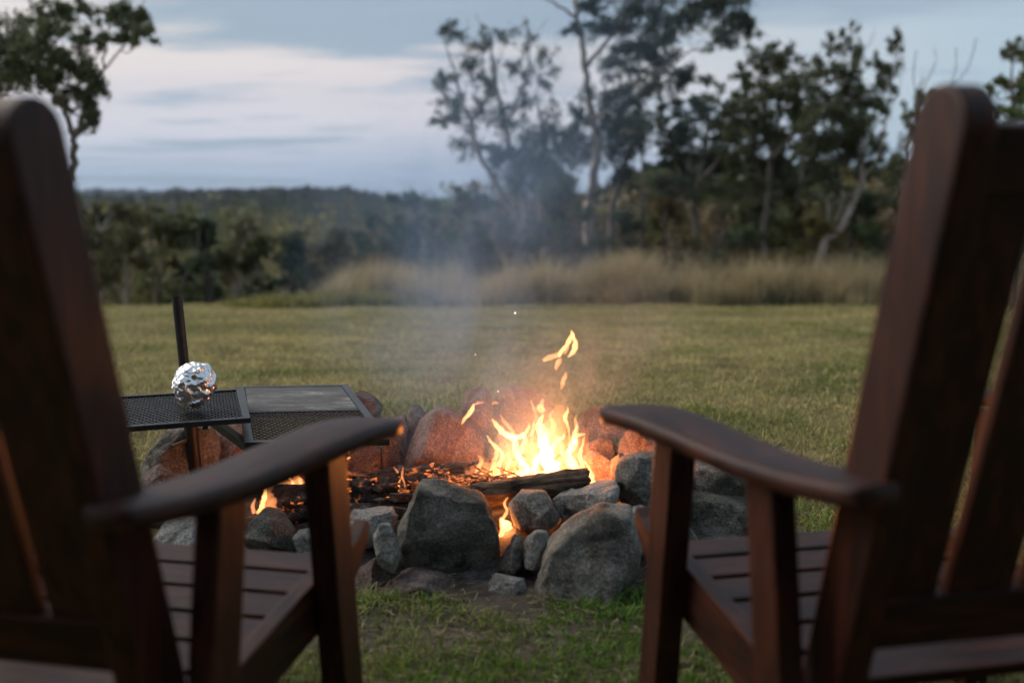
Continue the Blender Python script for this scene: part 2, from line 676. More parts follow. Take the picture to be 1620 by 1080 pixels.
def ground_mat():
    m, n, l, p = new_mat('grassy_ground')
    g = n.new('ShaderNodeNewGeometry')
    v = g.outputs['Position']
    a = noise_node(n, l, v, 0.9, 8, 0.6, 0.3)
    r = ramp(n, [(0.3, (0.10, 0.098, 0.034, 1)), (0.5, (0.175, 0.152, 0.058, 1)), (0.7, (0.26, 0.21, 0.09, 1))])
    l.new(a, r.inputs[0])
    b = noise_node(n, l, v, 6, 8, 0.7)
    rb_ = ramp(n, [(0.3, (0.6, 0.6, 0.6, 1)), (0.7, (1.25, 1.25, 1.25, 1))])
    l.new(b, rb_.inputs[0])
    c = mixc(n, l, 1.0, r.outputs[0], rb_.outputs[0], 'MULTIPLY')
    # trodden soil around the fire
    sx = n.new('ShaderNodeVectorMath')
    sx.operation = 'DISTANCE'
    l.new(v, sx.inputs[0])
    sx.inputs[1].default_value = (-0.1, 2.9, 0)
    nd = noise_node(n, l, v, 2.2, 6, 0.65)
    dd = math_node(n, l, 'MULTIPLY', nd, -2.4)
    dd2 = math_node(n, l, 'ADD', sx.outputs['Value'], dd)
    mr = n.new('ShaderNodeMapRange')
    mr.inputs[1].default_value, mr.inputs[2].default_value = -0.55, 0.25
    mr.inputs[3].default_value, mr.inputs[4].default_value = 1.0, 0.0
    l.new(dd2, mr.inputs[0])
    soil = ramp(n, [(0.3, (0.05, 0.04, 0.031, 1)), (0.7, (0.15, 0.12, 0.095, 1))])
    l.new(b, soil.inputs[0])
    c = mixc(n, l, mr.outputs[0], c, soil.outputs[0])
    l.new(c, p.inputs['Base Color'])
    p.inputs['Roughness'].default_value = 0.95
    p.inputs['Specular IOR Level'].default_value = 0.15
    h = noise_node(n, l, v, 28, 6, 0.7)
    bump(n, l, h, 0.7, 0.03, p)
    return m


M['ground'] = ground_mat()


def hill_mat():
    m, n, l, p = new_mat('wooded_hill')
    g = n.new('ShaderNodeNewGeometry')
    a = noise_node(n, l, g.outputs['Position'], 0.03, 8, 0.7)
    r = ramp(n, [(0.35, (0.012, 0.017, 0.012, 1)), (0.55, (0.026, 0.030, 0.019, 1)), (0.72, (0.055, 0.05, 0.032, 1))])
    l.new(a, r.inputs[0])
    l.new(r.outputs[0], p.inputs['Base Color'])
    p.inputs['Roughness'].default_value = 0.95
    p.inputs['Specular IOR Level'].default_value = 0.05
    return m


M['hill'] = hill_mat()

# ------------------------------------------------------------------ terrain


def sstep(a, b, x):
    t = np.clip((x - a) / (b - a), 0, 1)
    return t * t * (3 - 2 * t)


def terr(x, y):
    x = np.asarray(x, dtype=np.float64)
    y = np.asarray(y, dtype=np.float64)
    z = -0.062 * np.clip(y - 5, 0, 19)
    left = sstep(2.0, -9.0, x - 0.0 * y) * sstep(22, 30, y)
    drop = np.clip(y - 24, 0, 60) * 0.20
    right_drop = np.clip(y - 24, 0, 60) * 0.015
    z = z - left * np.minimum(drop, 10.0) - (1 - left) * right_drop
    far = sstep(90, 260, y)
    z = z - far * 6
    z = z + 0.018 * np.sin(x * 1.7 + y * 0.6) * sstep(3.8, 7, np.hypot(x, y)) + 0.02 * np.sin(y * 1.1 - x * 0.8 + 1.3) * sstep(4, 8, np.hypot(x, y))
    return z


def make_ground():
    rs = np.concatenate([np.linspace(0.0, 8, 34), np.geomspace(8.4, 120, 56), np.geomspace(135, 7000, 24)])
    na = 180
    an = np.linspace(0, 2 * np.pi, na, endpoint=False)
    R, A = np.meshgrid(rs[1:], an, indexing='ij')
    X, Y = R * np.sin(A), R * np.cos(A)
    Z = terr(X, Y)
    v = np.stack([X.ravel(), Y.ravel(), Z.ravel()], 1)
    nr = len(rs) - 1
    i, j = np.meshgrid(np.arange(nr - 1), np.arange(na), indexing='ij')
    j2 = (j + 1) % na
    f = np.stack([(i * na + j).ravel(), (i * na + j2).ravel(), ((i + 1) * na + j2).ravel(), ((i + 1) * na + j).ravel()], 1)
    # centre fan closed with degenerate-free quads to one middle vertex pair
    o = np_mesh('ground', v, f, M['ground'], smooth=True)
    tag(o, 'sloping paddock of short yellow green grass around the fire', None, None, 'structure')
    return o


make_ground()


def ridge(name, label, d, prof, depth, seed, step, amp):
    """long wooded ridge; prof = [(px, py)] of its skyline in the photo"""
    rng = np.random.default_rng(seed)
    px = np.array([p[0] for p in prof], float)
    py = np.array([p[1] for p in prof], float)
    n = int((px[-1] - px[0]) / step)
    xs = np.linspace(px[0], px[-1], n)
    ys = np.interp(xs, px, py)
    # skyline world height
    top = []
    for a, b in zip(xs, ys):
        q = at(a, b, d)
        top.append((q.x, q.z))
    top = np.array(top)
    rows = 22
    V = []
    for r in range(rows):
        t = r / (rows - 1)
        # front foot -> crest -> back foot
        s = math.sin(math.pi * t)
        yy = d - depth + 2 * depth * t
        base = -20.0
        sc = yy / d
        for k in range(n):
            h = base + (top[k, 1] - base) * (s ** 0.8)
            nz_ = noise.fractal(Vector((top[k, 0] * 0.02, yy * 0.02, seed)), 1.0, 2.0, 3)
            jit = (rng.random() * amp + nz_ * amp * 1.2) * s
            V.append((top[k, 0] * sc, yy + rng.normal() * depth * 0.03, h + jit))
    i, j = np.meshgrid(np.arange(rows - 1), np.arange(n - 1), indexing='ij')
    f = np.stack([(i * n + j).ravel(), (i * n + j + 1).ravel(), ((i + 1) * n + j + 1).ravel(), ((i + 1) * n + j).ravel()], 1)
    o = np_mesh(name, V, f, M['hill'], smooth=False)
    tag(o, label, None, None, 'structure')
    return o


ridge('hills', 'long wooded ridge on the left horizon', 900, [(-900, 315), (-200, 306), (60, 312), (180, 316), (300, 313), (360, 306), (420, 301), (480, 304), (520, 305), (560, 307), (600, 318), (700, 330), (900, 335)], 260, 3, 4, 4.5)
ridge('far_hills', 'faint blue farthest ridge at the left horizon', 2600, [(-1500, 312), (-400, 306), (60, 304), (150, 303), (230, 304), (290, 302), (330, 306), (420, 310), (700, 318), (1300, 316), (2200, 306), (3000, 312)], 500, 9, 6, 6.0)
ridge('bushy_rise', 'brown green bushy rise behind the right hand gum trees', 110, [(860, 345), (930, 310), (980, 285), (1040, 268), (1120, 262), (1250, 268), (1400, 275), (1600, 270), (1900, 275), (2500, 285)], 30, 5, 3.5, 1.3)

# ------------------------------------------------------------------ foliage helpers


def leaf_quads(centers, length, width, rng, col, droop=0.3, var=0.25):
    """kite-shaped leaves; returns verts, faces(quads), colours"""
    n = len(centers)
    th = rng.uniform(0, 2 * np.pi, n)
    ph = rng.normal(-droop, 0.7, n)
    d = np.stack([np.cos(th) * np.cos(ph), np.sin(th) * np.cos(ph), np.sin(ph)], 1)
    r = rng.normal(size=(n, 3))
    s = np.cross(d, r)
    s /= np.linalg.norm(s, axis=1, keepdims=True) + 1e-9
    L = length * rng.uniform(0.6, 1.4, (n, 1))
    W = width * rng.uniform(0.6, 1.4, (n, 1))
    c = np.asarray(centers)
    v = np.stack([c - d * L / 2, c + s * W / 2 - d * L * 0.08, c + d * L / 2, c - s * W / 2 - d * L * 0.08], 1).reshape(-1, 3)
    f = np.arange(4 * n).reshape(n, 4)
    k = rng.uniform(1 - var, 1 + var, (n, 1)) * (np.asarray(col).reshape(-1, 3) if np.ndim(col) > 1 else np.asarray(col)[None])
    k = np.repeat(k, 4, axis=0)
    return v, f, k


def clump_points(rng, c, rx, ry, rz, n, subs):
    """points gathered in sub-clusters spread through an ellipsoid"""
    sc = rng.normal(size=(subs, 3))
    sc /= np.linalg.norm(sc, axis=1, keepdims=True)
    sc *= rng.uniform(0.35, 1.55, (subs, 1))
    idx = rng.integers(0, subs, n)
    p = sc[idx] * rng.uniform(0.62, 1.12, (n, 1)) + rng.normal(size=(n, 3)) * 0.17
    p[:, 2] -= 0.12 * rng.random(n)
    return np.asarray(c)[None] + p * np.array([rx, ry, rz])[None], np.asarray(c)[None] + sc * np.array([rx, ry, rz])[None]


GREEN_GUM = np.array([0.105, 0.120, 0.060])
GREEN_BLUE = np.array([0.078, 0.098, 0.066])
GREEN_OLIVE = np.array([0.135, 0.122, 0.042])
GREEN_BRIGHT = np.array([0.105, 0.140, 0.04])
GREEN_DARK = np.array([0.036, 0.050, 0.022])
BROWN_OLIVE = np.array([0.150, 0.112, 0.056])


def big_tree(name, label, d, stems, clumps, bark, col, seed, leaf=(0.20, 0.055), dens=1.0, whips=(), group=None, cat='tree', spread=1.0, ground_z=None):
    """stems: lists of (px, py, radius_m, depth offset); clumps: (px, py, rx_px, ry_px, n leaves)"""
    rng = np.random.default_rng(seed)
    pr = random.Random(seed)
    m = d / F
    base = at(stems[0][0][0], stems[0][0][1], d)
    gz = float(terr(base.x, d)) if ground_z is None else ground_z
    root = empty(name, (base.x, d, gz))
    off = Vector((base.x, d, gz))
    tv, tf = [], []
    spts = []
    for st in stems:
        P, R = [], []
        for s in st:
            q = at(s[0], s[1], d + (s[3] if len(s) > 3 else 0.0)) - off
            P.append(q)
            R.append(s[2])
        if st is stems[0] or (st[0][1] >= stems[0][0][1] - 12):
            # run the trunk down to the ground
            g = Vector((P[0].x * 0.9, P[0].y, -0.1))
            if P[0].z > 0.05:
                P.insert(0, g)
                R.insert(0, R[0] * 1.25)
        P, R = smooth_line(P, R, 5)
        for i in range(1, len(P) - 1):
            P[i] = P[i] + Vector((pr.gauss(0, 0.025), pr.gauss(0, 0.03), 0))
        tube_arrays(P, R, 7, tv, tf)
        for i, p in enumerate(P):
            if i > len(P) * 0.25:
                spts.append((p, R[i]))
    for w in whips:
        P, R = [], []
        for k, s in enumerate(w):
            P.append(at(s[0], s[1], d + pr.uniform(-0.4, 0.4)) - off)
            R.append(0.011 * (1 - k / len(w)) + 0.004)
        P, R = smooth_line(P, R, 4)
        tube_arrays(P, R, 4, tv, tf)
    lv, lf, lc, nb = [], [], [], 0
    for c in clumps:
        px, py, rx, ry, n = c[:5]
        dd = (c[5] if len(c) > 5 else pr.uniform(-0.9, 0.9)) * spread
        cc = at(px, py, d + dd) - off
        rx_, rz_ = rx * m, ry * m
        # bough from the nearest stem point that lies lower
        best, bp, br = 1e9, None, 0
        for p, r in spts:
            dist = (p - cc).length + (0.8 if p.z > cc.z - rz_ * 0.3 else 0)
            if dist < best:
                best, bp, br = dist, p, r
        pts_, subs = clump_points(rng, (cc.x, cc.y, cc.z), rx_, (rx_ + rz_) * 0.5, rz_, int(n * dens * 2.1), max(9, int(n / 20)))
        if bp is not None and best < 7:
            midp = (bp + cc) / 2 + Vector((0, 0, -0.12 * (cc - bp).length))
            r0 = min(br * 0.7, 0.022 + 0.02 * best)
            P, R = smooth_line([bp, midp, cc], [r0, r0 * 0.7, 0.014], 4)
            tube_arrays(P, R, 5, tv, tf)
            for s in subs[:22]:
                sv = Vector(s)
                j = (cc + bp) / 2 if pr.random() < 0.3 else cc
                P, R = smooth_line([j, (j + sv) / 2 + Vector((0, 0, -0.05)), sv], [0.016, 0.011, 0.005], 2)
                tube_arrays(P, R, 4, tv, tf)
        kcol = col * pr.uniform(0.75, 1.3)
        v, f, k = leaf_quads(pts_, leaf[0] * 0.78, leaf[1] * 0.78, rng, kcol)
        lv.append(v)
        lf.append(f + nb)
        lc.append(k)
        nb += len(v)
    np_mesh('trunk', tv, tf, bark, root, smooth=True)
    if lv:
        np_mesh('crown', np.concatenate(lv), np.concatenate(lf), M['leaf'], root, np.concatenate(lc))
    tag(root, label, cat, group)
    return root


def auto_tree(name, label, px, d, top_py, width_px, col, bark, seed, n=1500, leaf=(0.3, 0.11), trunk_r=0.09, lean=0.0, crown_from=0.3, shape='round', group=None, cat='tree'):
    """a smaller background tree standing on the terrain, crown reaching up to top_py"""
    rng = np.random.default_rng(seed)
    pr = random.Random(seed)
    x = at(px, 400, d).x
    gz = float(terr(x, d))
    H = at(px, top_py, d).z - gz
    W = width_px * d / F
    root = empty(name, (x, d, gz))
    tv, tf = [], []
    nst = pr.choice((1, 1, 2, 3))
    tips = []
    for s in range(nst):
        lx = lean * H + pr.uniform(-0.25, 0.25) * W
        P = [Vector((0, 0, -0.1)), Vector((lx * 0.3 + pr.gauss(0, .1), pr.gauss(0, .15), H * 0.35)),
             Vector((lx * 0.8 + pr.gauss(0, .15), pr.gauss(0, .3), H * 0.7)), Vector((lx, pr.gauss(0, .3), H * 0.93))]
        P, R = smooth_line(P, [trunk_r, trunk_r * 0.75, trunk_r * 0.45, 0.015], 4)
        tube_arrays(P, R, 6, tv, tf)
        tips.append(P)
    lv, lf, lc, nb = [], [], [], 0
    nc = max(4, int(n / 170))
    for c in range(nc):
        t = pr.uniform(crown_from, 0.97)
        if shape == 'cone':
            rad = W * 0.5 * (1.05 - t) / (1.05 - crown_from)
        elif shape == 'bush':
            rad = W * 0.5 * math.sqrt(max(0.05, 1 - t * t))
        else:
            rad = W * 0.5 * math.sqrt(max(0.08, 1 - (2 * (t - crown_from) / (1 - crown_from) - 1) ** 2))
        a = pr.uniform(0, 2 * math.pi)
        rr = rad * math.sqrt(pr.random())
        st = pr.choice(tips)
        sp = st[min(len(st) - 1, int(t * len(st)))]
        cc = Vector((sp.x * 0.8 + rr * math.cos(a), sp.y + rr * math.sin(a), H * t * 0.96))
        cr = max(0.25, W * (0.17 if shape != 'cone' else 0.13))
        pts_, subs = clump_points(rng, (cc.x, cc.y, cc.z), cr, cr, cr * 0.8, int(1.5 * n / nc), 12)
        pts_[:, 2] = np.minimum(pts_[:, 2], H * 1.02)
        j = st[max(0, int(t * len(st)) - 3)]
        P, R = smooth_line([j, (j + cc) / 2 + Vector((0, 0, -0.1)), cc], [trunk_r * 0.35, trunk_r * 0.25, 0.012], 2)
        tube_arrays(P, R, 4, tv, tf)
        v, f, k = leaf_quads(pts_, leaf[0] * 0.85, leaf[1] * 0.85, rng, col * pr.uniform(0.7, 1.7))
        lv.append(v)
        lf.append(f + nb)
        lc.append(k)
        nb += len(v)
    np_mesh('trunk', tv, tf, bark, root, smooth=True)
    np_mesh('crown', np.concatenate(lv), np.concatenate(lf), M['leaf'], root, np.concatenate(lc))
    tag(root, label, cat, group)
    return root


# ------------------------------------------------------------------ tall gum trees on the right
big_tree('gum_tree', 'sparse multi-stemmed gum tree behind the smoke, bare twigs at its top', 30, [
    [(832, 385, 0.13), (800, 320, 0.11), (765, 255, 0.09), (738, 180, 0.06), (716, 110, 0.035), (700, 60, 0.015)],
    [(838, 390, 0.12, 0.4), (822, 300, 0.10, 0.5), (800, 200, 0.075, 0.6), (782, 120, 0.05, 0.4), (776, 45, 0.015, 0.2)],
    [(800, 200, 0.06, 0.6), (825, 140, 0.04, 0.3), (838, 80, 0.025, 0), (832, 25, 0.01, 0)],
    [(862, 392, 0.11, -0.4), (850, 300, 0.09, -0.3), (862, 220, 0.06, -0.2), (845, 150, 0.03, -0.1)],
], [(712, 45, 22, 20, 260), (702, 130, 18, 22, 200), (722, 165, 26, 24, 300), (742, 110, 22, 24, 230), (760, 70, 20, 20, 170),
    (705, 190, 20, 14, 160), (760, 165, 22, 30, 260), (742, 225, 24, 22, 260), (778, 130, 16, 30, 180), (790, 190, 20, 30, 240),
    (812, 105, 16, 22, 130), (830, 165, 22, 24, 200), (855, 120, 20, 22, 160), (862, 90, 14, 18, 80), (790, 245, 26, 26, 360),
    (822, 235, 26, 28, 420), (858, 205, 30, 30, 520), (845, 265, 36, 30, 720), (880, 250, 24, 36, 520), (820, 290, 30, 24, 420), (868, 300, 30, 26, 460),
    (800, 60, 18, 18, 70), (836, 60, 16, 22, 70)],
    M['bark_pale'], GREEN_BLUE * 1.15, 11, whips=[
    [(776, 80), (760, 40), (752, 18)], [(782, 120), (800, 70), (806, 30)], [(832, 80), (850, 50), (868, 30)], [(838, 120), (868, 95), (880, 60)],
    [(716, 110), (735, 60), (740, 30)], [(800, 150), (790, 80), (815, 40)], [(850, 160), (880, 130), (890, 100)]])

big_tree('gum_tree', 'tall gum tree with a pale slender trunk and dark crown leaving the picture top', 31, [
    [(932, 335, 0.17), (938, 285, 0.15), (945, 225, 0.14), (936, 180, 0.12), (927, 120, 0.10), (920, 60, 0.085), (912, 20, 0.07), (905, -40, 0.05), (915, -120, 0.02)],
    [(912, 30, 0.06), (895, 18, 0.045), (872, 2, 0.035), (850, -10, 0.02)],
    [(925, 110, 0.08, 0.3), (965, 60, 0.06, 0.5), (1010, 10, 0.05, 0.6), (1050, -40, 0.03, 0.6)],
    [(938, 190, 0.07, -0.3), (985, 150, 0.05, -0.5), (1040, 110, 0.04, -0.6), (1095, 80, 0.02, -0.6)],
    [(1040, 110, 0.04, -0.6), (1090, 130, 0.03, -0.6), (1125, 125, 0.015, -0.6)],
], [(912, 45, 20, 14, 160), (930, 10, 26, 18, 260), (965, 40, 34, 22, 420), (1000, 70, 32, 22, 420), (1010, 15, 40, 26, 560),
    (1050, 50, 34, 24, 460), (1085, 25, 34, 26, 480), (1130, 12, 34, 20, 420), (1165, 25, 30, 24, 420), (1185, 45, 20, 22, 280), (1150, 60, 30, 18, 260),
    (1045, 95, 30, 22, 420), (1075, 120, 26, 20, 320), (1030, 140, 26, 22, 330), (985, 105, 30, 22, 360), (1000, 165, 30, 26, 420),
    (960, 150, 28, 22, 320), (915, 190, 18, 22, 220), (905, 220, 14, 18, 160), (1015, 200, 24, 22, 280), (1060, 165, 20, 20, 200), (965, 200, 30, 26, 380),
    (1120, 128, 20, 9, 90), (950, -50, 50, 30, 500), (1050, -40, 60, 34, 600), (1140, -30, 40, 26, 400)],
    M['bark_pale'], GREEN_BLUE, 12, dens=1.4)

big_tree('gum_tree', 'dark leafy gum tree just right of the tall pale trunk', 33, [
    [(968, 340, 0.12), (985, 270, 0.10), (1000, 220, 0.06), (1010, 180, 0.03)],
    [(985, 280, 0.07), (955, 240, 0.05), (925, 215, 0.03)],
], [(965, 235, 30, 26, 380), (1000, 225, 26, 24, 320), (930, 235, 26, 26, 340), (1000, 195, 24, 20, 260), (905, 215, 16, 24, 220), (985, 270, 22, 16, 160), (920, 180, 16, 20, 160)],
    M['bark_mid'], GREEN_DARK * 1.3, 13, dens=1.4)

big_tree('gum_tree', 'broad mid-height gum tree in the middle of the right hand grove', 29, [
    [(1105, 390, 0.10), (1098, 320, 0.09), (1112, 255, 0.07), (1120, 200, 0.04)],
    [(1098, 320, 0.07, 0.4), (1070, 260, 0.05, 0.5), (1052, 225, 0.03, 0.5)],
    [(1108, 290, 0.07, -0.3), (1140, 250, 0.05, -0.4), (1160, 215, 0.03, -0.4)],
], [(1060, 235, 26, 20, 300), (1085, 210, 24, 20, 260), (1120, 190, 28, 22, 320), (1150, 215, 24, 22, 280), (1105, 245, 30, 20, 320), (1075, 265, 24, 16, 240), (1145, 255, 24, 18, 240), (1100, 170, 20, 16, 170), (1055, 290, 30, 20, 240), (1100, 300, 34, 20, 260), (1045, 200, 18, 16, 140)],
    M['bark_mid'], GREEN_BLUE, 14, dens=1.45)

big_tree('gum_tree', 'gum tree with rounded grey green leaf clumps left of the leaning trunk', 27.5, [
    [(1205, 395, 0.11), (1212, 320, 0.10), (1222, 250, 0.08), (1232, 180, 0.05), (1240, 120, 0.02)],
    [(1215, 300, 0.07, 0.3), (1188, 240, 0.05, 0.4), (1175, 190, 0.03, 0.4)],
    [(1222, 250, 0.06, -0.3), (1262, 200, 0.05, -0.4), (1290, 150, 0.03, -0.4)],
], [(1205, 90, 26, 20, 280), (1185, 120, 22, 18, 220), (1235, 100, 26, 20, 300), (1262, 130, 26, 22, 320), (1225, 145, 30, 22, 380), (1180, 165, 26, 22, 280),
    (1255, 165, 24, 22, 280), (1205, 195, 30, 24, 400), (1165, 205, 24, 24, 280), (1240, 215, 26, 26, 360), (1190, 240, 30, 22, 380), (1225, 262, 30, 22, 360), (1275, 195, 20, 26, 240), (1160, 250, 22, 18, 220), (1140, 165, 22, 20, 200), (1195, 290, 34, 22, 320), (1245, 300, 34, 22, 320), (1150, 290, 30, 20, 260)],
    M['bark_mid'], GREEN_GUM, 15, dens=1.45)

big_tree('gum_tree', 'open gum tree whose pale trunks lean and fork at the grass edge', 26.5, [
    [(1302, 390, 0.11), (1328, 362, 0.10), (1352, 318, 0.09), (1364, 275, 0.07), (1355, 220, 0.055), (1345, 160, 0.035), (1340, 100, 0.015)],
    [(1304, 372, 0.07, 0.3), (1324, 345, 0.06, 0.3), (1334, 312, 0.055, 0.3), (1330, 265, 0.045, 0.3), (1318, 200, 0.03, 0.3), (1322, 140, 0.015, 0.3)],
    [(1364, 280, 0.05, -0.2), (1390, 250, 0.035, -0.3), (1402, 190, 0.025, -0.3), (1412, 110, 0.012, -0.3)],
    [(1312, 360, 0.05, 0.5), (1310, 330, 0.04, 0.6), (1308, 290, 0.025, 0.6)],
], [(1340, 60, 14, 16, 110), (1358, 95, 18, 24, 160), (1330, 115, 18, 24, 200), (1345, 150, 22, 24, 300), (1318, 165, 22, 26, 300), (1372, 150, 18, 26, 200),
    (1405, 130, 14, 26, 190), (1418, 70, 12, 18, 120), (1395, 105, 14, 20, 120), (1330, 205, 24, 28, 400), (1362, 200, 20, 26, 280), (1305, 225, 22, 26, 320),
    (1345, 245, 24, 24, 340), (1300, 270, 20, 22, 240), (1322, 285, 22, 18, 220), (1392, 170, 12, 16, 110), (1300, 110, 22, 16, 150), (1318, 75, 16, 16, 80), (1285, 180, 26, 26, 260), (1280, 235, 28, 26, 300), (1380, 225, 20, 24, 220), (1375, 265, 22, 18, 220), (1330, 315, 26, 18, 200)],
    M['bark_pale'], GREEN_GUM * 0.95, 16, dens=1.3, whips=[
    [(1345, 160), (1352, 100), (1345, 50), (1360, 30)], [(1318, 200), (1300, 130), (1298, 75)], [(1322, 140), (1335, 90), (1318, 50)],
    [(1364, 250), (1385, 200), (1400, 140), (1430, 60)], [(1402, 190), (1420, 150), (1428, 110)], [(1390, 250), (1420, 235), (1440, 228)], [(1345, 100), (1375, 70), (1385, 40)]])

big_tree('gum_tree', 'thin half-bare gum tree partly hidden by the right hand chair back', 24, [
    [(1428, 345, 0.06), (1432, 280, 0.05), (1440, 225, 0.04), (1452, 170, 0.028), (1460, 120, 0.012)],
    [(1440, 225, 0.03), (1470, 200, 0.025), (1495, 150, 0.012)],
], [(1448, 200, 14, 14, 130), (1456, 160, 12, 18, 130), (1442, 178, 12, 14, 100), (1420, 255, 20, 14, 160), (1410, 275, 20, 14, 150), (1438, 262, 14, 14, 100), (1470, 150, 14, 16, 120)],
    M['bark_mid'], GREEN_GUM, 17, whips=[
    [(1452, 170), (1445, 120), (1450, 80)], [(1460, 140), (1480, 100), (1478, 75)], [(1480, 180), (1510, 120), (1512, 75)], [(1495, 150), (1530, 110), (1545, 60)], [(1434, 270), (1460, 240), (1475, 228)]])

big_tree('gum_tree', 'bright green young gum tree at the far right edge', 20, [
    [(1612, 330, 0.06), (1608, 250, 0.05), (1604, 170, 0.035), (1600, 90, 0.012)],
], [(1600, 85, 16, 18, 160), (1590, 125, 16, 18, 160), (1612, 140, 18, 22, 220), (1604, 180, 22, 18, 240), (1625, 110, 16, 24, 170), (1630, 180, 24, 26, 260), (1565, 140, 8, 14, 60), (1574, 175, 10, 16, 80), (1640, 80, 16, 20, 130)],
    M['bark_mid'], GREEN_BRIGHT * 1.05, 18, leaf=(0.15, 0.05))

big_tree('gum_tree', 'green gum tree at the top left, slender trunk behind the left chair', 15, [
    [(96, 330, 0.07), (108, 285, 0.065), (117, 240, 0.055), (112, 200, 0.045), (98, 168, 0.035), (78, 145, 0.03), (50, 110, 0.015)],
    [(117, 240, 0.045, 0.2), (122, 205, 0.035, 0.3), (142, 170, 0.03, 0.4), (158, 120, 0.022, 0.4), (170, 60, 0.012, 0.4)],
    [(78, 145, 0.02, 0), (62, 80, 0.015, 0), (45, 0, 0.012, -0.2), (38, -40, 0.008, -0.2)],
    [(158, 120, 0.018, 0.4), (190, 80, 0.014, 0.4), (215, 40, 0.008, 0.4)],
    [(-30, 200, 0.05, 0.3), (-5, 165, 0.04, 0.2), (18, 140, 0.03, 0.2), (35, 100, 0.015, 0.2)],
], [(30, 60, 34, 28, 700), (20, 105, 38, 30, 900), (62, 85, 30, 30, 560), (75, 115, 26, 22, 420), (100, 20, 26, 18, 380), (85, 50, 24, 18, 260),
    (130, 12, 18, 14, 170), (185, 15, 26, 18, 380), (215, 30, 20, 20, 330), (222, 55, 16, 16, 230), (195, 55, 22, 14, 200), (165, 50, 20, 18, 180),
    (130, 60, 22, 20, 200), (128, 110, 24, 24, 480), (150, 130, 18, 24, 380), (112, 135, 20, 18, 260), (140, 160, 20, 20, 330), (150, 185, 14, 16, 200), (135, 200, 12, 10, 110), (105, 165, 14, 14, 120),
    (-25, 60, 34, 40, 600), (-20, 130, 30, 24, 400), (60, 30, 22, 16, 160), (95, 80, 20, 18, 200)],
    M['bark_mid'], GREEN_GUM * 1.15, 19, leaf=(0.115, 0.034), spread=0.6)

# ------------------------------------------------------------------ understory below the grove
G_US = 'dark bushes under the right hand grove'
US_LABELS = ['bush at the left end of the grove where its skyline drops to the wood',
             'round bush beneath the left-leaning stem of the multi-stemmed gum',
             "low dark bush left of the multi-stemmed gum's base",
             'low dark bush hiding the foot of the multi-stemmed gum',
             "dark bush right of the multi-stemmed gum's stems",
             'dark round bush between the multi-stemmed gum and the tall pale trunk',
             "low bush in front of the tall pale trunk's foot",
             'blue green bush right of the tall pale trunk',
             'brown bush between the tall pale trunk and the broad gum',
             'low olive bush left of the broad mid-height gum',
             "brown bush right of the broad mid-height gum's trunk",
             'low dark bush between the broad gum and the rounded-clump gum',
             "bush left of the rounded-clump gum's trunk",
             "olive bush right of the rounded-clump gum's trunk",
             'low olive bush left of the leaning pale trunks',
             'very dark bush behind the leaning pale trunks',
             'dark round bush right of the leaning pale trunks',
             "dark bush nearest the right chair back's left edge",
             'olive bush hidden mostly behind the right chair back',
             'olive bush seen past the right chair back slats',
             'green bush at the far right picture edge']
for i, (px, d, top, w, col, shp) in enumerate([
        (690, 31, 292, 80, GREEN_DARK * 1.6, 'bush'), (735, 29, 275, 76, GREEN_BLUE, 'round'), (770, 30, 320, 90, GREEN_DARK * 1.5, 'bush'),
        (815, 28, 340, 90, GREEN_DARK * 1.4, 'bush'), (868, 29.5, 300, 90, GREEN_DARK * 1.5, 'bush'), (905, 28, 262, 80, GREEN_DARK * 1.3, 'round'),
        (945, 28.5, 350, 100, GREEN_DARK * 1.5, 'bush'), (985, 29, 318, 90, GREEN_BLUE * 0.8, 'bush'), (1040, 30, 300, 110, BROWN_OLIVE * 0.8, 'bush'),
        (1065, 28, 345, 100, GREEN_OLIVE * 0.7, 'bush'), (1130, 28.5, 318, 110, BROWN_OLIVE * 0.8, 'bush'), (1165, 27.5, 350, 90, GREEN_DARK * 1.6, 'bush'),
        (1190, 29, 290, 90, GREEN_GUM * 0.8, 'bush'), (1250, 28, 310, 100, GREEN_OLIVE * 0.6, 'bush'), (1280, 27, 340, 90, GREEN_OLIVE * 0.7, 'bush'),
        (1345, 29, 285, 90, GREEN_DARK * 1.2, 'bush'), (1385, 28, 270, 90, GREEN_DARK * 1.4, 'round'), (1420, 27, 300, 100, GREEN_DARK * 1.5, 'bush'),
        (1470, 27, 300, 110, GREEN_OLIVE * 0.6, 'bush'), (1560, 26, 290, 130, GREEN_OLIVE * 0.7, 'bush'), (1650, 26, 290, 130, GREEN_GUM, 'bush')]):
    auto_tree('understory_bush', US_LABELS[i], px, d, top, w, col * 1.5 + np.array([0.012, 0.010, 0.006]), M['bark_mid'], 100 + i,
              n=1500, leaf=(0.2, 0.075), trunk_r=0.045, crown_from=0.12, shape=shp, group=G_US, cat='shrub')

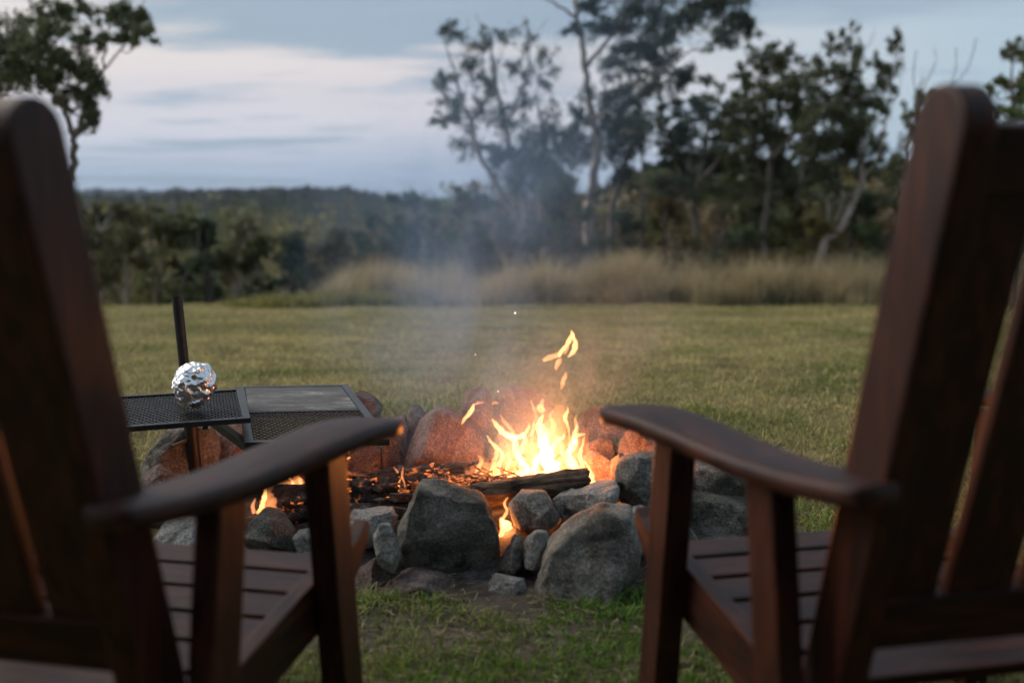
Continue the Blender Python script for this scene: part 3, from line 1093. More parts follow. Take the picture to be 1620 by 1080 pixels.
# ------------------------------------------------------------------ trees along the left edge of the paddock
L = [
    (150, 30, 330, 90, BROWN_OLIVE, 'bark_pale', 'round', 0.3, 'grey brown gum tree with pale trunk next to the left chair back', 0.02),
    (200, 33, 325, 100, BROWN_OLIVE * 1.1, 'bark_pale', 'round', 0.35, 'brownish gum tree with crooked white trunk behind the black pole', -0.03),
    (250, 36, 322, 110, GREEN_OLIVE, 'bark_mid', 'round', 0.25, 'olive crowned tree above and left of the black pole', 0.0),
    (300, 34, 345, 80, GREEN_OLIVE * 0.75, 'bark_mid', 'round', 0.15, 'dark olive tree just right of the black pole', 0.0),
    (325, 30, 345, 66, GREEN_DARK * 1.5, 'bark_dark', 'cone', 0.05, 'dark green pointed tree right of the black pole', 0.0),
    (372, 34, 350, 90, BROWN_OLIVE * 0.8, 'bark_pale', 'round', 0.3, 'thin brownish tree with pale stems left of the dark green bush', 0.04),
    (410, 31, 372, 60, GREEN_OLIVE * 0.65, 'bark_mid', 'bush', 0.1, 'low olive bush left of the darkest green bush', 0.0),
    (505, 36, 350, 90, BROWN_OLIVE * 0.8, 'bark_mid', 'round', 0.2, 'brown grey scrubby tree right of the darkest green bush', 0.0),
    (560, 35, 345, 90, BROWN_OLIVE * 0.7, 'bark_mid', 'round', 0.2, 'brown grey scrubby tree at the left edge of the smoke', 0.0),
    (620, 33, 335, 90, GREEN_BLUE, 'bark_mid', 'round', 0.15, 'blue green scrubby tree behind the thick smoke', 0.0),
    (655, 34, 312, 70, GREEN_DARK * 1.4, 'bark_mid', 'round', 0.15, 'taller dark bush tree where the skyline meets the grove', 0.0),
]
for i, (px, d, top, w, col, bk, shp, cf, lab, lean) in enumerate(L):
    top -= 8
    auto_tree('scrub_tree', lab, px, d, top, w * 1.15, col * 0.75 * np.array([0.85, 1.05, 0.9]), M[bk], 200 + i, n=2300, leaf=(0.22, 0.08), trunk_r=0.085, lean=lean, crown_from=cf, shape=shp, group='trees at the left paddock edge')
auto_tree('dense_bush', 'darkest green dense bush at the left paddock edge', 445, 26.5, 368, 62, GREEN_DARK * 1.0, M['bark_dark'], 231, n=3200, leaf=(0.16, 0.06), trunk_r=0.05, crown_from=0.03, shape='bush', cat='shrub')
auto_tree('dense_bush', 'leafy dark green shrub at the foot of the darkest bush', 408, 25.8, 435, 46, GREEN_GUM * 0.8, M['bark_dark'], 232, n=1200, leaf=(0.14, 0.05), trunk_r=0.04, crown_from=0.03, shape='bush', cat='shrub')


for i, (px, d, top, w, lab) in enumerate([
        (1015, 37, 150, 110, 'hazy grey green gum between the tall pale trunk and the broad gum'),
        (1070, 39, 175, 110, 'wispy far gum behind the broad mid-height gum'),
        (1135, 36, 120, 120, 'wispy far gum between the broad gum and the rounded-clump gum'),
        (1190, 40, 150, 120, 'far gum behind the rounded-clump gum'),
        (1275, 36, 100, 110, 'wispy far gum between the rounded-clump gum and the leaning trunks'),
        (1330, 39, 140, 120, 'far gum behind the leaning pale trunks'),
        (1395, 37, 190, 100, 'far gum behind the gap left of the right chair back'),
        (870, 37, 190, 90, 'far dark gum between the multi-stemmed gum and the tall pale trunk'),
        (1480, 36, 160, 120, 'far gum hidden mostly by the right chair back')]):
    auto_tree('far_gum_tree', lab, px, d, top, w, GREEN_GUM * 1.15, M['bark_mid'], 300 + i, n=1300, leaf=(0.19, 0.06), trunk_r=0.07, crown_from=0.3, shape='round', group='far gums behind the grove')


def woodland():
    rng = np.random.default_rng(77)
    lv, lf, lc, nb = [], [], [], 0
    tv, tf = [], []
    specs = []
    for i in range(190):                       # wooded slope on the left
        d = rng.uniform(40, 150)
        px = rng.uniform(-250, 660)
        top = np.interp(px, [-250, 130, 300, 420, 520, 600, 660], [337, 334, 331, 341, 338, 326, 312]) + rng.uniform(-6, 22) - (d - 40) * 0.05
        specs.append((px, d, top, rng.uniform(2.4, 4.6), [GREEN_OLIVE, BROWN_OLIVE, GREEN_GUM, GREEN_OLIVE * 0.8][rng.integers(4)]))
    for i in range(110):                       # denser wood behind the grove
        d = rng.uniform(34, 75)
        px = rng.uniform(650, 1900)
        top = np.interp(px, [650, 750, 900, 1000, 1300, 1900], [315, 300, 300, 290, 285, 285]) + rng.uniform(-12, 35)
        specs.append((px, d, top, rng.uniform(2.2, 4.0), [GREEN_OLIVE, BROWN_OLIVE, GREEN_GUM, BROWN_OLIVE * 0.8][rng.integers(4)]))
    for px, d, top, w, col in specs:
        x = at(px, 400, d).x
        tz = at(px, top, d).z
        gz = float(terr(x, d))
        h = max(2.5, tz - gz)
        n = 650
        c = np.array([x, d, tz - h * 0.42])
        pts_, subs = clump_points(rng, c, w * 0.55, w * 0.55, h * 0.42, n, 12)
        pts_[:, 2] = np.minimum(pts_[:, 2], tz + 0.1 * h * rng.random(n))
        v, f, k = leaf_quads(pts_, 0.36, 0.14, rng, col * rng.uniform(0.9, 2.1))
        lv.append(v)
        lf.append(f + nb)
        lc.append(k)
        nb += len(v)
        P = [Vector((x, d, gz - 0.2)), Vector((x + rng.normal() * 0.3, d, gz + h * 0.45)), Vector((x + rng.normal() * 0.6, d, gz + h * 0.85))]
        P, R = smooth_line(P, [0.14, 0.1, 0.03], 3)
        tube_arrays(P, R, 5, tv, tf)
    root = empty('woodland', (0, 60, -3))
    o1 = np_mesh('crown', np.concatenate(lv) - np.array([0, 60, -3]), np.concatenate(lf), M['leaf'], root, np.concatenate(lc))
    o2 = np_mesh('trunk', np.array(tv) - np.array([0, 60, -3]), tf, M['bark_mid'], root, smooth=True)
    tag(root, 'continuous wood of olive and brown gum trees beyond the paddock', 'woodland', None, 'stuff')
    tag(o1, kind='stuff')
    tag(o2, kind='stuff')


woodland()

# ------------------------------------------------------------------ grasses


def blades(name, X, Y, H, Wd, bend, C, rng, label, cat, z_fn=terr, tipc=None):
    """bent blades: 5 vertices, one quad-like pair of triangles and a tip, written as quads"""
    n = len(X)
    Z = z_fn(X, Y)
    a = rng.uniform(0, 2 * np.pi, n)
    s = np.stack([np.cos(a), np.sin(a), np.zeros(n)], 1) * Wd[:, None] / 2
    b = rng.uniform(0, 2 * np.pi, n)
    ln = np.stack([np.cos(b), np.sin(b), np.zeros(n)], 1) * (H * bend)[:, None]
    p = np.stack([X, Y, Z - 0.004], 1)
    up = np.zeros((n, 3))
    up[:, 2] = H
    m = p + up * 0.55 + ln * 0.3
    t = p + up * (1 - 0.35 * bend[:, None] ** 2) + ln
    V = np.stack([p - s, p + s, m + s * 0.75, m - s * 0.75, t + s * 0.12, t - s * 0.12], 1).reshape(-1, 3)
    i = np.arange(n)[:, None] * 6
    Fc = np.concatenate([i + np.array([[0, 1, 2, 3]]), i + np.array([[3, 2, 4, 5]])], 0)
    k = np.repeat(C, 6, axis=0)
    if tipc is not None:
        k = k.reshape(n, 6, 3)
        k[:, 4:] = tipc[:, None]
        k = k.reshape(-1, 3)
    o = np_mesh(name, V, Fc, M['grass'], None, k)
    tag(o, label, cat, None, 'stuff')
    return o


def fnoise(X, Y, s, seed):
    return np.array([noise.fractal(Vector((x * s, y * s, seed)), 1.0, 2.0, 3) for x, y in zip(X, Y)])


def lawn():
    rng = np.random.default_rng(5)
    n = 330000
    d = np.exp(rng.uniform(math.log(1.9), math.log(26.5), n))
    x = rng.uniform(-1, 1, n) * (0.66 * d + 0.9)
    # clear of the stone ring
    e = ((x + 0.08) / 0.97) ** 2 + ((d - 3.22) / 0.72) ** 2
    keep = e > 1.0
    x, d = x[keep], d[keep]
    pn = fnoise(x, d, 0.9, 2.0)
    p2 = fnoise(x, d, 3.4, 8.0)
    front = sstep(2.75, 2.45, d)
    # patchy near the fire, closed sward further out
    near = np.exp(-((np.hypot(x + 0.1, (d - 2.7) * 1.1) / 1.35) ** 4))
    cover = 0.66 + 1.5 * p2 + 0.5 * pn
    keep = rng.random(len(x)) < np.clip(1 - near * (1 - np.clip(cover, 0.02, 1)), 0.03, 1)
    x, d, pn, p2, near, front = x[keep], d[keep], pn[keep], p2[keep], near[keep], front[keep]
    n = len(x)
    big = fnoise(x, d, 0.33, 15.0)
    g = np.clip(0.20 + 1.0 * pn + 0.6 * p2 + 0.7 * big + rng.normal(0, 0.22, n) + near * 0.5, 0, 1)[:, None]
    g = np.clip(g + 0.6 * front[:, None], 0, 1)
    green = np.array([0.155, 0.175, 0.048])
    lush = np.array([0.10, 0.185, 0.022])
    straw = np.array([0.52, 0.42, 0.19])
    col = straw * (1 - g) + (green * (1 - near[:, None]) + lush * near[:, None]) * g
    col *= rng.uniform(0.6, 1.4, (n, 1)) * (1 + 0.6 * np.clip(p2, -0.6, 0.6) + 0.35 * np.clip(pn, -0.6, 0.6))[:, None]
    H = (0.016 + 0.022 * rng.random(n) + 0.03 * np.clip(p2 + 0.15, 0, 1)) * (1 - 0.15 * near) * (1 + 0.004 * d)
    tall = (rng.random(n) < 0.02) & (d > 3.2)
    H[tall] *= 2.0
    col[tall] = straw * 1.1
    W = (0.0028 + 0.0008 * d) * rng.uniform(0.7, 1.4, n)
    bend = rng.uniform(0.4, 1.3, n)
    blades('lawn_grass', x, d, H, W, bend, col, rng, 'short yellow green paddock grass round the fire', 'grass')


lawn()


def tall_grass():
    rng = np.random.default_rng(6)
    FX, FY = [440, 560, 650, 800, 950, 1100, 1400, 1760], [25.2, 24.6, 23.4, 23.8, 25.0, 24.4, 24.2, 23.5]
    nt = 1500
    tpx = rng.uniform(430, 1760, nt)
    depth = rng.gamma(1.4, 1.0, nt)
    td = np.minimum(np.interp(tpx, FX, FY) + depth + 0.45 * np.sin(tpx * 0.031) + rng.normal(0, 0.25, nt), 31)
    tx = (tpx - 810) / F * td
    tn = fnoise(tx, td, 0.5, 4.0)
    back = np.clip(depth / 0.9, 0, 1)
    th = (0.40 + 0.60 * back) * (0.9 + 0.7 * tn) * rng.uniform(0.45, 1.35, nt) * np.interp(tpx, [430, 500, 600, 680], [0.4, 0.75, 0.9, 1.0])
    keep = rng.random(nt) < np.clip(0.8 + tn, 0.2, 1) * np.interp(tpx, [430, 500, 600], [0.3, 0.8, 1])
    tx, td, th, back, tpx = tx[keep], td[keep], th[keep], back[keep], tpx[keep]
    tcol = rng.uniform(0.65, 1.25, len(tx))
    per = 56
    idx = np.repeat(np.arange(len(tx)), per)
    n = len(idx)
    x = tx[idx] + rng.normal(0, 0.13, n)
    d = td[idx] + rng.normal(0, 0.13, n)
    H = np.clip(th[idx] * rng.uniform(0.55, 1.15, n), 0.12, 1.4)
    straw = np.array([0.66, 0.53, 0.32])
    green = np.array([0.105, 0.110, 0.045])
    g = np.clip(0.75 - 0.8 * back[idx] + rng.normal(0, 0.25, n), 0, 1)[:, None]
    col = (straw * (1 - g) + green * g) * rng.uniform(0.6, 1.25, (n, 1)) * tcol[idx][:, None]
    tip = straw * rng.uniform(0.7, 1.3, (n, 1)) * tcol[idx][:, None]
    W = rng.uniform(0.007, 0.018, n)
    bend = rng.uniform(0.08, 0.65, n)
    blades('tall_grass', x, d, H, W, bend, col, rng, 'belt of tall dry straw coloured grass along the far paddock edge', 'grass', tipc=tip)
    # low green weeds left of the belt
    nt = 190
    tpx = 350 + 330 * rng.random(nt) ** 0.8
    td = np.interp(tpx, [350, 450, 680], [22.3, 22.6, 23.3]) + rng.gamma(1.2, 0.7, nt)
    th = rng.uniform(0.10, 0.42, nt) * np.interp(tpx, [350, 430, 560, 680], [0.4, 0.9, 1.2, 1.0])
    idx = np.repeat(np.arange(nt), 30)
    n = len(idx)
    x = (tpx[idx] - 810) / F * td[idx] + rng.normal(0, 0.14, n)
    d = td[idx] + rng.normal(0, 0.14, n)
    H = th[idx] * rng.uniform(0.5, 1.2, n)
    col = np.array([0.27, 0.25, 0.085]) * rng.uniform(0.5, 1.6, (n, 1))
    blades('low_weeds', x, d, H, rng.uniform(0.02, 0.045, n), rng.uniform(0.2, 0.9, n), col, rng, 'low green weeds in front of the left end of the tall grass', 'weeds')


tall_grass()

# ------------------------------------------------------------------ fire ring stones
def make_stone(name, label, poly, d, depth, mat, seed, cuts=11, rough=0.06, sub=5, cat='stone', box=0.62, group='stones of the fire ring'):
    """a boulder whose outline, seen from the chairs, follows poly (photo pixels); d = distance of its front, depth = its thickness"""
    pr = random.Random(seed)
    dc = d + depth * 0.5
    P = [at(px, py, dc) for px, py in poly]
    X = np.array([p.x for p in P])
    Z = np.array([p.z for p in P])
    cx, cz = (X.min() + X.max()) / 2, (Z.min() + Z.max()) / 2
    size = max(X.max() - X.min(), Z.max() - Z.min())

    def rad(a):
        dx, dz = math.cos(a), math.sin(a)
        best = 0
        for i in range(len(X)):
            x1, z1 = X[i] - cx, Z[i] - cz
            x2, z2 = X[(i + 1) % len(X)] - cx, Z[(i + 1) % len(X)] - cz
            ex, ez = x2 - x1, z2 - z1
            den = dx * ez - dz * ex
            if abs(den) < 1e-12:
                continue
            t = (x1 * ez - z1 * ex) / den
            s = (x1 * dz - z1 * dx) / den
            if t > 0 and -1e-6 <= s <= 1 + 1e-6:
                best = max(best, t)
        return best or size * 0.3
    RN = 256
    tab = [rad(-math.pi + 2 * math.pi * k / RN) for k in range(RN)]
    bm = bmesh.new()
    bmesh.ops.create_icosphere(bm, subdivisions=sub, radius=1.0)
    sd = Vector((seed * 3.1, seed * 1.7, seed * 0.9))
    for v in bm.verts:
        c = v.co.copy()
        sxz = math.hypot(c.x, c.z)
        a = math.atan2(c.z, c.x)
        k = (a + math.pi) / (2 * math.pi) * RN
        i0 = int(k) % RN
        f = k - int(k)
        r = tab[i0] * (1 - f) + tab[(i0 + 1) % RN] * f
        sr = min(1.0, sxz) ** box if sxz > 1e-6 else 0
        yy = math.copysign(abs(c.y) ** 0.8, c.y) * depth * 0.5
        q = Vector((math.cos(a) * r * sr, yy, math.sin(a) * r * sr))
        q += c * 0.10 * size * noise.fractal(q * (1.6 / size) + sd, 1.0, 2.0, 2) * (0.35 + 0.65 * abs(c.y))
        v.co = q
    for k in range(cuts):
        n = Vector((pr.gauss(0, 1), -abs(pr.gauss(0, 1)) - 0.15 if k % 3 else pr.gauss(0, 1), pr.gauss(0, 1) + 0.25)).normalized()
        sup = max(v.co.dot(n) for v in bm.verts)
        h = sup * (pr.uniform(0.60, 0.84) if n.y < -0.3 else pr.uniform(0.84, 0.96))
        for v in bm.verts:
            e = v.co.dot(n) - h
            if e > 0:
                v.co -= n * e * 0.97
    bm.normal_update()
    nor = [v.normal.copy() for v in bm.verts]
    sz = min(1.0, size / 0.25)
    for v, nv_ in zip(bm.verts, nor):
        q = v.co
        nn = noise.fractal(q * 11.0 + sd, 1.0, 2.1, 5)
        n2 = noise.ridged_multi_fractal(q * 16.0 + sd, 0.9, 2.1, 5, 1.0, 2.0) - 0.9
        vd_ = noise.voronoi(q * 9.0 + sd + Vector((nn, nn, nn)) * 0.35)[0]
        chip = min(0.3, vd_[1] - vd_[0])
        v.co = q + nv_ * (nn * rough * 0.11 + n2 * rough * 0.055 + (chip - 0.2) * 0.02) * sz
    me = bpy.data.meshes.new(name)
    bm.to_mesh(me)
    bm.free()
    o = link_mesh(name, me, mat)
    o.location = (cx, dc, cz)
    tag(o, label, cat, group)
    return o


def S(label, poly, d, depth, mat, seed, **kw):
    return make_stone('fire_ring_stone', label, poly, d, depth, M[mat], seed, **kw)


# front row
S('large dark grey boulder at the front of the ring, left of the glowing gap', [(636, 830), (652, 795), (668, 762), (706, 766), (760, 788), (782, 818), (787, 880), (784, 912), (755, 925), (700, 912), (650, 910), (634, 870)], 2.60, 0.24, 'rock_dark', 1, sub=5, rough=0.06)
S('largest grey boulder at the front right, beside the right chair leg', [(838, 962), (852, 925), (872, 868), (908, 822), (958, 800), (1000, 808), (1014, 850), (1022, 930), (1002, 960), (975, 975), (945, 995), (890, 995), (848, 990)], 2.43, 0.30, 'rock_grey', 2, sub=5, rough=0.06)
S('pale upright stone leaning on the left of the big dark boulder', [(592, 848), (602, 826), (618, 823), (628, 842), (640, 888), (632, 905), (612, 912), (598, 885)], 2.55, 0.10, 'rock_pale', 3)
S('pale flat-topped slab behind the left chair leg', [(546, 838), (556, 812), (620, 805), (630, 818), (622, 842), (602, 862), (556, 862)], 2.68, 0.16, 'rock_pale', 4)
S('pinkish flat stone lying low under the big dark boulder', [(612, 925), (640, 906), (690, 908), (738, 930), (745, 946), (690, 952), (620, 950)], 2.52, 0.16, 'rock_pink', 5)
S('brownish stone low beside the left chair leg', [(560, 950), (566, 905), (592, 885), (608, 910), (612, 950)], 2.56, 0.14, 'rock_pink', 6)
S('small pale grey block on the grass below the gap', [(772, 925), (780, 911), (832, 917), (836, 945), (828, 957), (778, 953)], 2.53, 0.10, 'rock_pale', 7, cuts=9, box=0.5)
S('narrow dark wedge stone at the right foot of the glowing gap', [(784, 915), (796, 880), (816, 846), (828, 850), (826, 905), (818, 920)], 2.62, 0.12, 'rock_dark', 8)
S('small pale wedge stone between the dark wedge and the largest boulder', [(828, 860), (840, 838), (866, 842), (870, 852), (852, 885), (838, 910), (828, 895)], 2.60, 0.11, 'rock_pale', 9)
S('dark grey stone right above the glowing gap, under the front log', [(806, 800), (824, 779), (862, 778), (890, 818), (866, 830), (838, 846), (814, 834)], 2.72, 0.20, 'rock_grey', 10)
S('pale slab under the right end of the front log', [(872, 792), (925, 772), (976, 763), (981, 795), (930, 812), (892, 825)], 2.74, 0.20, 'rock_pale', 11, cuts=9)
S('rounded grey block behind the right chair front leg', [(968, 765), (980, 732), (1000, 722), (1050, 721), (1072, 742), (1078, 795), (1040, 815), (985, 806)], 2.76, 0.26, 'rock_grey', 12)
S('pale stone wedged behind the top of the largest boulder', [(960, 825), (975, 806), (1020, 803), (1040, 830), (1036, 870), (985, 880)], 2.62, 0.18, 'rock_pale', 13)
S('hidden filler stone under the pale slab and behind the largest boulder', [(865, 880), (890, 815), (960, 800), (1000, 830), (1000, 880), (930, 900)], 2.80, 0.16, 'rock_dark', 14)
# right end
S('flat grey stone on top of the pile seen below the right chair arm', [(1082, 770), (1096, 735), (1130, 728), (1170, 745), (1200, 765), (1190, 790), (1130, 792)], 2.85, 0.34, 'rock_grey', 15, cuts=9)
S('layered grey stone jutting over a dark hollow, right end of ring', [(1060, 830), (1072, 790), (1120, 775), (1180, 790), (1205, 812), (1180, 835), (1120, 838)], 2.78, 0.30, 'rock_dark', 16, cuts=9)
S('low grey stone at the bottom of the right end pile', [(1040, 900), (1060, 850), (1110, 832), (1170, 838), (1200, 870), (1190, 905)], 2.72, 0.26, 'rock_grey', 17)
S('dark stone low behind the right chair front leg', [(1020, 900), (1035, 830), (1080, 815), (1100, 850), (1095, 900)], 2.70, 0.2, 'rock_dark', 18)
# left end
S('dark rock in front of the charred log at the left', [(390, 870), (400, 825), (420, 808), (442, 815), (462, 840), (470, 872)], 2.72, 0.18, 'rock_dark', 20)
S('small pale stone between the dark rock and the left chair leg', [(458, 860), (470, 843), (505, 836), (515, 870), (465, 880)], 2.70, 0.12, 'rock_pale', 21)
S('pale brown flat stone seen under the left chair arm', [(240, 870), (252, 835), (300, 824), (350, 832), (372, 866)], 2.72, 0.2, 'rock_pale', 22)
S('grey stone low at the left end of the ring', [(370, 880), (372, 850), (398, 838), (420, 850), (415, 885)], 2.74, 0.14, 'rock_grey', 23)
S('large rough grey rock behind the steel post at the left end', [(216, 775), (222, 742), (245, 700), (270, 678), (300, 668), (330, 680), (345, 720), (345, 775)], 3.30, 0.30, 'rock_grey', 24, sub=5)
S('small pinkish stone at the foot of the big left end rock', [(220, 785), (226, 748), (245, 737), (272, 748), (282, 790)], 3.16, 0.15, 'rock_pink', 25)
S('grey stone low behind the left chair arm', [(232, 830), (240, 790), (300, 775), (345, 790), (350, 835)], 2.92, 0.2, 'rock_grey', 26)
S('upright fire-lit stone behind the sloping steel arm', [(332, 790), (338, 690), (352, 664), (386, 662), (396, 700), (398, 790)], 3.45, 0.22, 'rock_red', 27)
# back row
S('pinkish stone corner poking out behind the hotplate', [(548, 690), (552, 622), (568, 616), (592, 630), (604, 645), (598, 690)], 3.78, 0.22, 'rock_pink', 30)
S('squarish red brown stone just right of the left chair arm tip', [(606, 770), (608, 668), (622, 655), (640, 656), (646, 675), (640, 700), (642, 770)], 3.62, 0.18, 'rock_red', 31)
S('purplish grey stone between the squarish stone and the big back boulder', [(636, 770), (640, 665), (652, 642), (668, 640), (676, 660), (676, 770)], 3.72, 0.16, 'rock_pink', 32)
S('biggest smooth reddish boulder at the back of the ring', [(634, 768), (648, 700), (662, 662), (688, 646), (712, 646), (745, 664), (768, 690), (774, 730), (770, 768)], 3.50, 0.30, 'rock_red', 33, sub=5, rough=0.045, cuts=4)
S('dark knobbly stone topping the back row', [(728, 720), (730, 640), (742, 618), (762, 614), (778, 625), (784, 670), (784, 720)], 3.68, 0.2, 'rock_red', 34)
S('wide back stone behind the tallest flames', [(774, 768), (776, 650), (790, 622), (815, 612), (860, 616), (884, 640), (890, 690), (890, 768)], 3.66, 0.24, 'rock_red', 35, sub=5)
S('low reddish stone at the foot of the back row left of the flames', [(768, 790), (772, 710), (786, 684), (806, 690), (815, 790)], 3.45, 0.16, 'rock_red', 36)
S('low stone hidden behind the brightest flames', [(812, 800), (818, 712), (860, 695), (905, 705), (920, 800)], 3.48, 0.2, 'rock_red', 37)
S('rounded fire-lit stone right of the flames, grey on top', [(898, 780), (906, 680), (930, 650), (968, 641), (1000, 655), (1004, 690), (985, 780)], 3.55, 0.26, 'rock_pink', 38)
S('small rounded orange-lit stone under the right chair arm tip', [(926, 780), (930, 702), (950, 690), (972, 694), (978, 715), (976, 780)], 3.38, 0.14, 'rock_pink', 39)
S('mossy curved stone between two orange-lit stones', [(968, 775), (972, 690), (985, 682), (996, 700), (1000, 775)], 3.40, 0.14, 'rock_moss', 40)
S('orange-lit round stone behind the right chair front leg top', [(980, 780), (982, 700), (1000, 680), (1040, 676), (1066, 700), (1070, 780)], 3.24, 0.24, 'rock_pink', 41)
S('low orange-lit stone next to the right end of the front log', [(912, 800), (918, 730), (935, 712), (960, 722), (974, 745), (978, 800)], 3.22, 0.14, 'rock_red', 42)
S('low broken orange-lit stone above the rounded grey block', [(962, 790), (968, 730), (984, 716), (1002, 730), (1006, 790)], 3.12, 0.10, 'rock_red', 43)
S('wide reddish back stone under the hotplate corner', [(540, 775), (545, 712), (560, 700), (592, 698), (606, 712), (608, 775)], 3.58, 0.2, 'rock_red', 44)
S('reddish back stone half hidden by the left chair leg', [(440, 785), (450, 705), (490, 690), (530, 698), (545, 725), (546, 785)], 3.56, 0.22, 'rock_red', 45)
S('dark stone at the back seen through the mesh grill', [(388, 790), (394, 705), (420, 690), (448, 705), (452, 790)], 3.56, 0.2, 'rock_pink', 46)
S('grey end stone between the right pile and the back row', [(1060, 800), (1066, 745), (1082, 722), (1112, 722), (1130, 745), (1128, 800)], 3.14, 0.24, 'rock_grey', 47)


# ------------------------------------------------------------------ ash and embers inside the ring
def ash_bed():
    rng = np.random.default_rng(21)
    nx, ny = 90, 50
    V = []
    for j in range(ny):
        for i in range(nx):
            u, w = -1 + 2 * i / (nx - 1), -1 + 2 * j / (ny - 1)
            x, y = -0.12 + 0.98 * u, 3.15 + 0.52 * w
            e = max(0, 1 - (u * u + w * w))
            z = -0.03 + 0.12 * e ** 0.5 + 0.03 * noise.fractal(Vector((x * 9, y * 9, 1)), 1, 2, 4) * e
            V.append((x, y, z))
    i, j = np.meshgrid(np.arange(nx - 1), np.arange(ny - 1), indexing='xy')
    f = np.stack([(j * nx + i).ravel(), (j * nx + i + 1).ravel(), ((j + 1) * nx + i + 1).ravel(), ((j + 1) * nx + i).ravel()], 1)
    m, n, l, p = new_mat('ash_and_soot')
    g = n.new('ShaderNodeNewGeometry')
    a = noise_node(n, l, g.outputs['Position'], 12, 8, 0.7)
    r = ramp(n, [(0.35, (0.012, 0.011, 0.010, 1)), (0.55, (0.07, 0.06, 0.055, 1)), (0.7, (0.24, 0.215, 0.2, 1))])
    l.new(a, r.inputs[0])
    l.new(r.outputs[0], p.inputs['Base Color'])
    p.inputs['Roughness'].default_value = 0.95
    b = noise_node(n, l, g.outputs['Position'], 60, 5, 0.7)
    bump(n, l, b, 0.8, 0.02, p)
    o = np_mesh('ash_bed', V, f, m, smooth=True)
    tag(o, 'grey and black ash heaped inside the stone ring', 'ash', None, 'stuff')


ash_bed()


def coal_heap():
    rng = random.Random(4)
    bm = bmesh.new()
    for k in range(110):
        t = rng.random()
        x = rng.uniform(-0.62, 0.24)
        y = 3.08 + rng.gauss(0, 0.10)
        z = 0.10 + abs(rng.gauss(0, 0.022)) + 0.03 * math.exp(-((x + 0.05) / 0.3) ** 2)
        s = rng.uniform(0.006, 0.020)
        a, b = rng.uniform(0, 3.1), rng.uniform(-0.5, 0.5)
        ax = Vector((math.cos(a), math.sin(a), b)).normalized()
        ay = ax.cross(Vector((0.1, 0.2, 1))).normalized()
        add_box(bm, (x, y, z), ax * s * rng.uniform(1, 2.6), ay * s, ax.cross(ay) * s * rng.uniform(0.5, 1.0))
    o = bm_obj('embers', bm, M['char_cold'])
    tag(o, 'heap of broken charcoal and glowing embers under the flames', 'embers', None, 'stuff')


coal_heap()


def bark_strips():
    rng = random.Random(14)
    bm = bmesh.new()
    for k in range(190):
        px = rng.triangular(580, 830, 740)
        py = 778 - (px - 600) * 0.12 + rng.gauss(0, 7)
        q = at(px, py, 3.06 + rng.gauss(0, 0.05))
        Ls, w = rng.uniform(0.012, 0.038), rng.uniform(0.002, 0.006)
        ax = Vector((1, rng.gauss(0, 0.35), rng.gauss(0.05, 0.35))).normalized()
        ay = ax.cross(Vector((0.1, rng.gauss(0, 0.5), 1))).normalized()
        add_box(bm, q, ax * Ls, ay * w, ax.cross(ay) * w * 0.5)
    o = bm_obj('glowing_bark', bm, M['hot'])
    tag(o, 'shredded glowing bark smouldering along the burnt logs left of the flames', 'embers', None, 'stuff')


bark_strips()


# ------------------------------------------------------------------ logs
def make_log(label, p0, p1, r0, r1, mat, seed, crack=0.18, bend=0.02, name='log'):
    p0, p1 = Vector(p0), Vector(p1)
    d = p1 - p0
    Ln = d.length
    n, ns = 40, max(24, int(Ln / 0.008))
    V, Fc = [], []
    pr = random.Random(seed)
    for i in range(ns + 1):
        t = i / ns
        r = r0 + (r1 - r0) * t
        cyy = math.sin(t * 3.1) * bend
        for k in range(n):
            a = 2 * math.pi * k / n
            q = Vector((t * Ln * 2.2 * 6, math.cos(a) * 2.2, math.sin(a) * 2.2))
            ln = noise.ridged_multi_fractal(Vector((t * Ln * 11 + seed, math.cos(a) * 3.3, math.sin(a) * 3.3 + seed)), 1.0, 2.0, 4, 1.0, 2.0) - 1.0
            st = noise.fractal(Vector((t * Ln * 5, math.cos(a) * 6 + seed, math.sin(a) * 6)), 1.0, 2.0, 4)
            rr = r * (1 + crack * 0.6 * ln + crack * 0.8 * st)
            if t < 0.02 or t > 0.98:
                rr *= 0.93
            V.append((t * Ln + (0.02 * st if t in (0.0, 1.0) else 0), math.cos(a) * rr + cyy, math.sin(a) * rr))
    me_f = []
    for i in range(ns):
        for k in range(n):
            k2 = (k + 1) % n
            me_f.append((i * n + k, i * n + k2, (i + 1) * n + k2, (i + 1) * n + k))
    me = bpy.data.meshes.new(name)
    c0, c1 = len(V), len(V) + 1
    V += [(0.012, 0, 0), (Ln - 0.012, 0, 0)]
    caps = [(k, c0, (k + 1) % n) for k in range(n)] + [(ns * n + k, ns * n + (k + 1) % n, c1) for k in range(n)]
    me.from_pydata(V, [], [f[::-1] for f in me_f] + caps)
    me.update()
    bm = bmesh.new()
    bm.from_mesh(me)
    bmesh.ops.recalc_face_normals(bm, faces=bm.faces)
    bm.to_mesh(me)
    bm.free()
    o = link_mesh(name, me, mat)
    o.location = p0
    o.rotation_euler = d.to_track_quat('X', 'Z').to_euler()
    tag(o, label, 'log', 'logs in the fire')
    return o


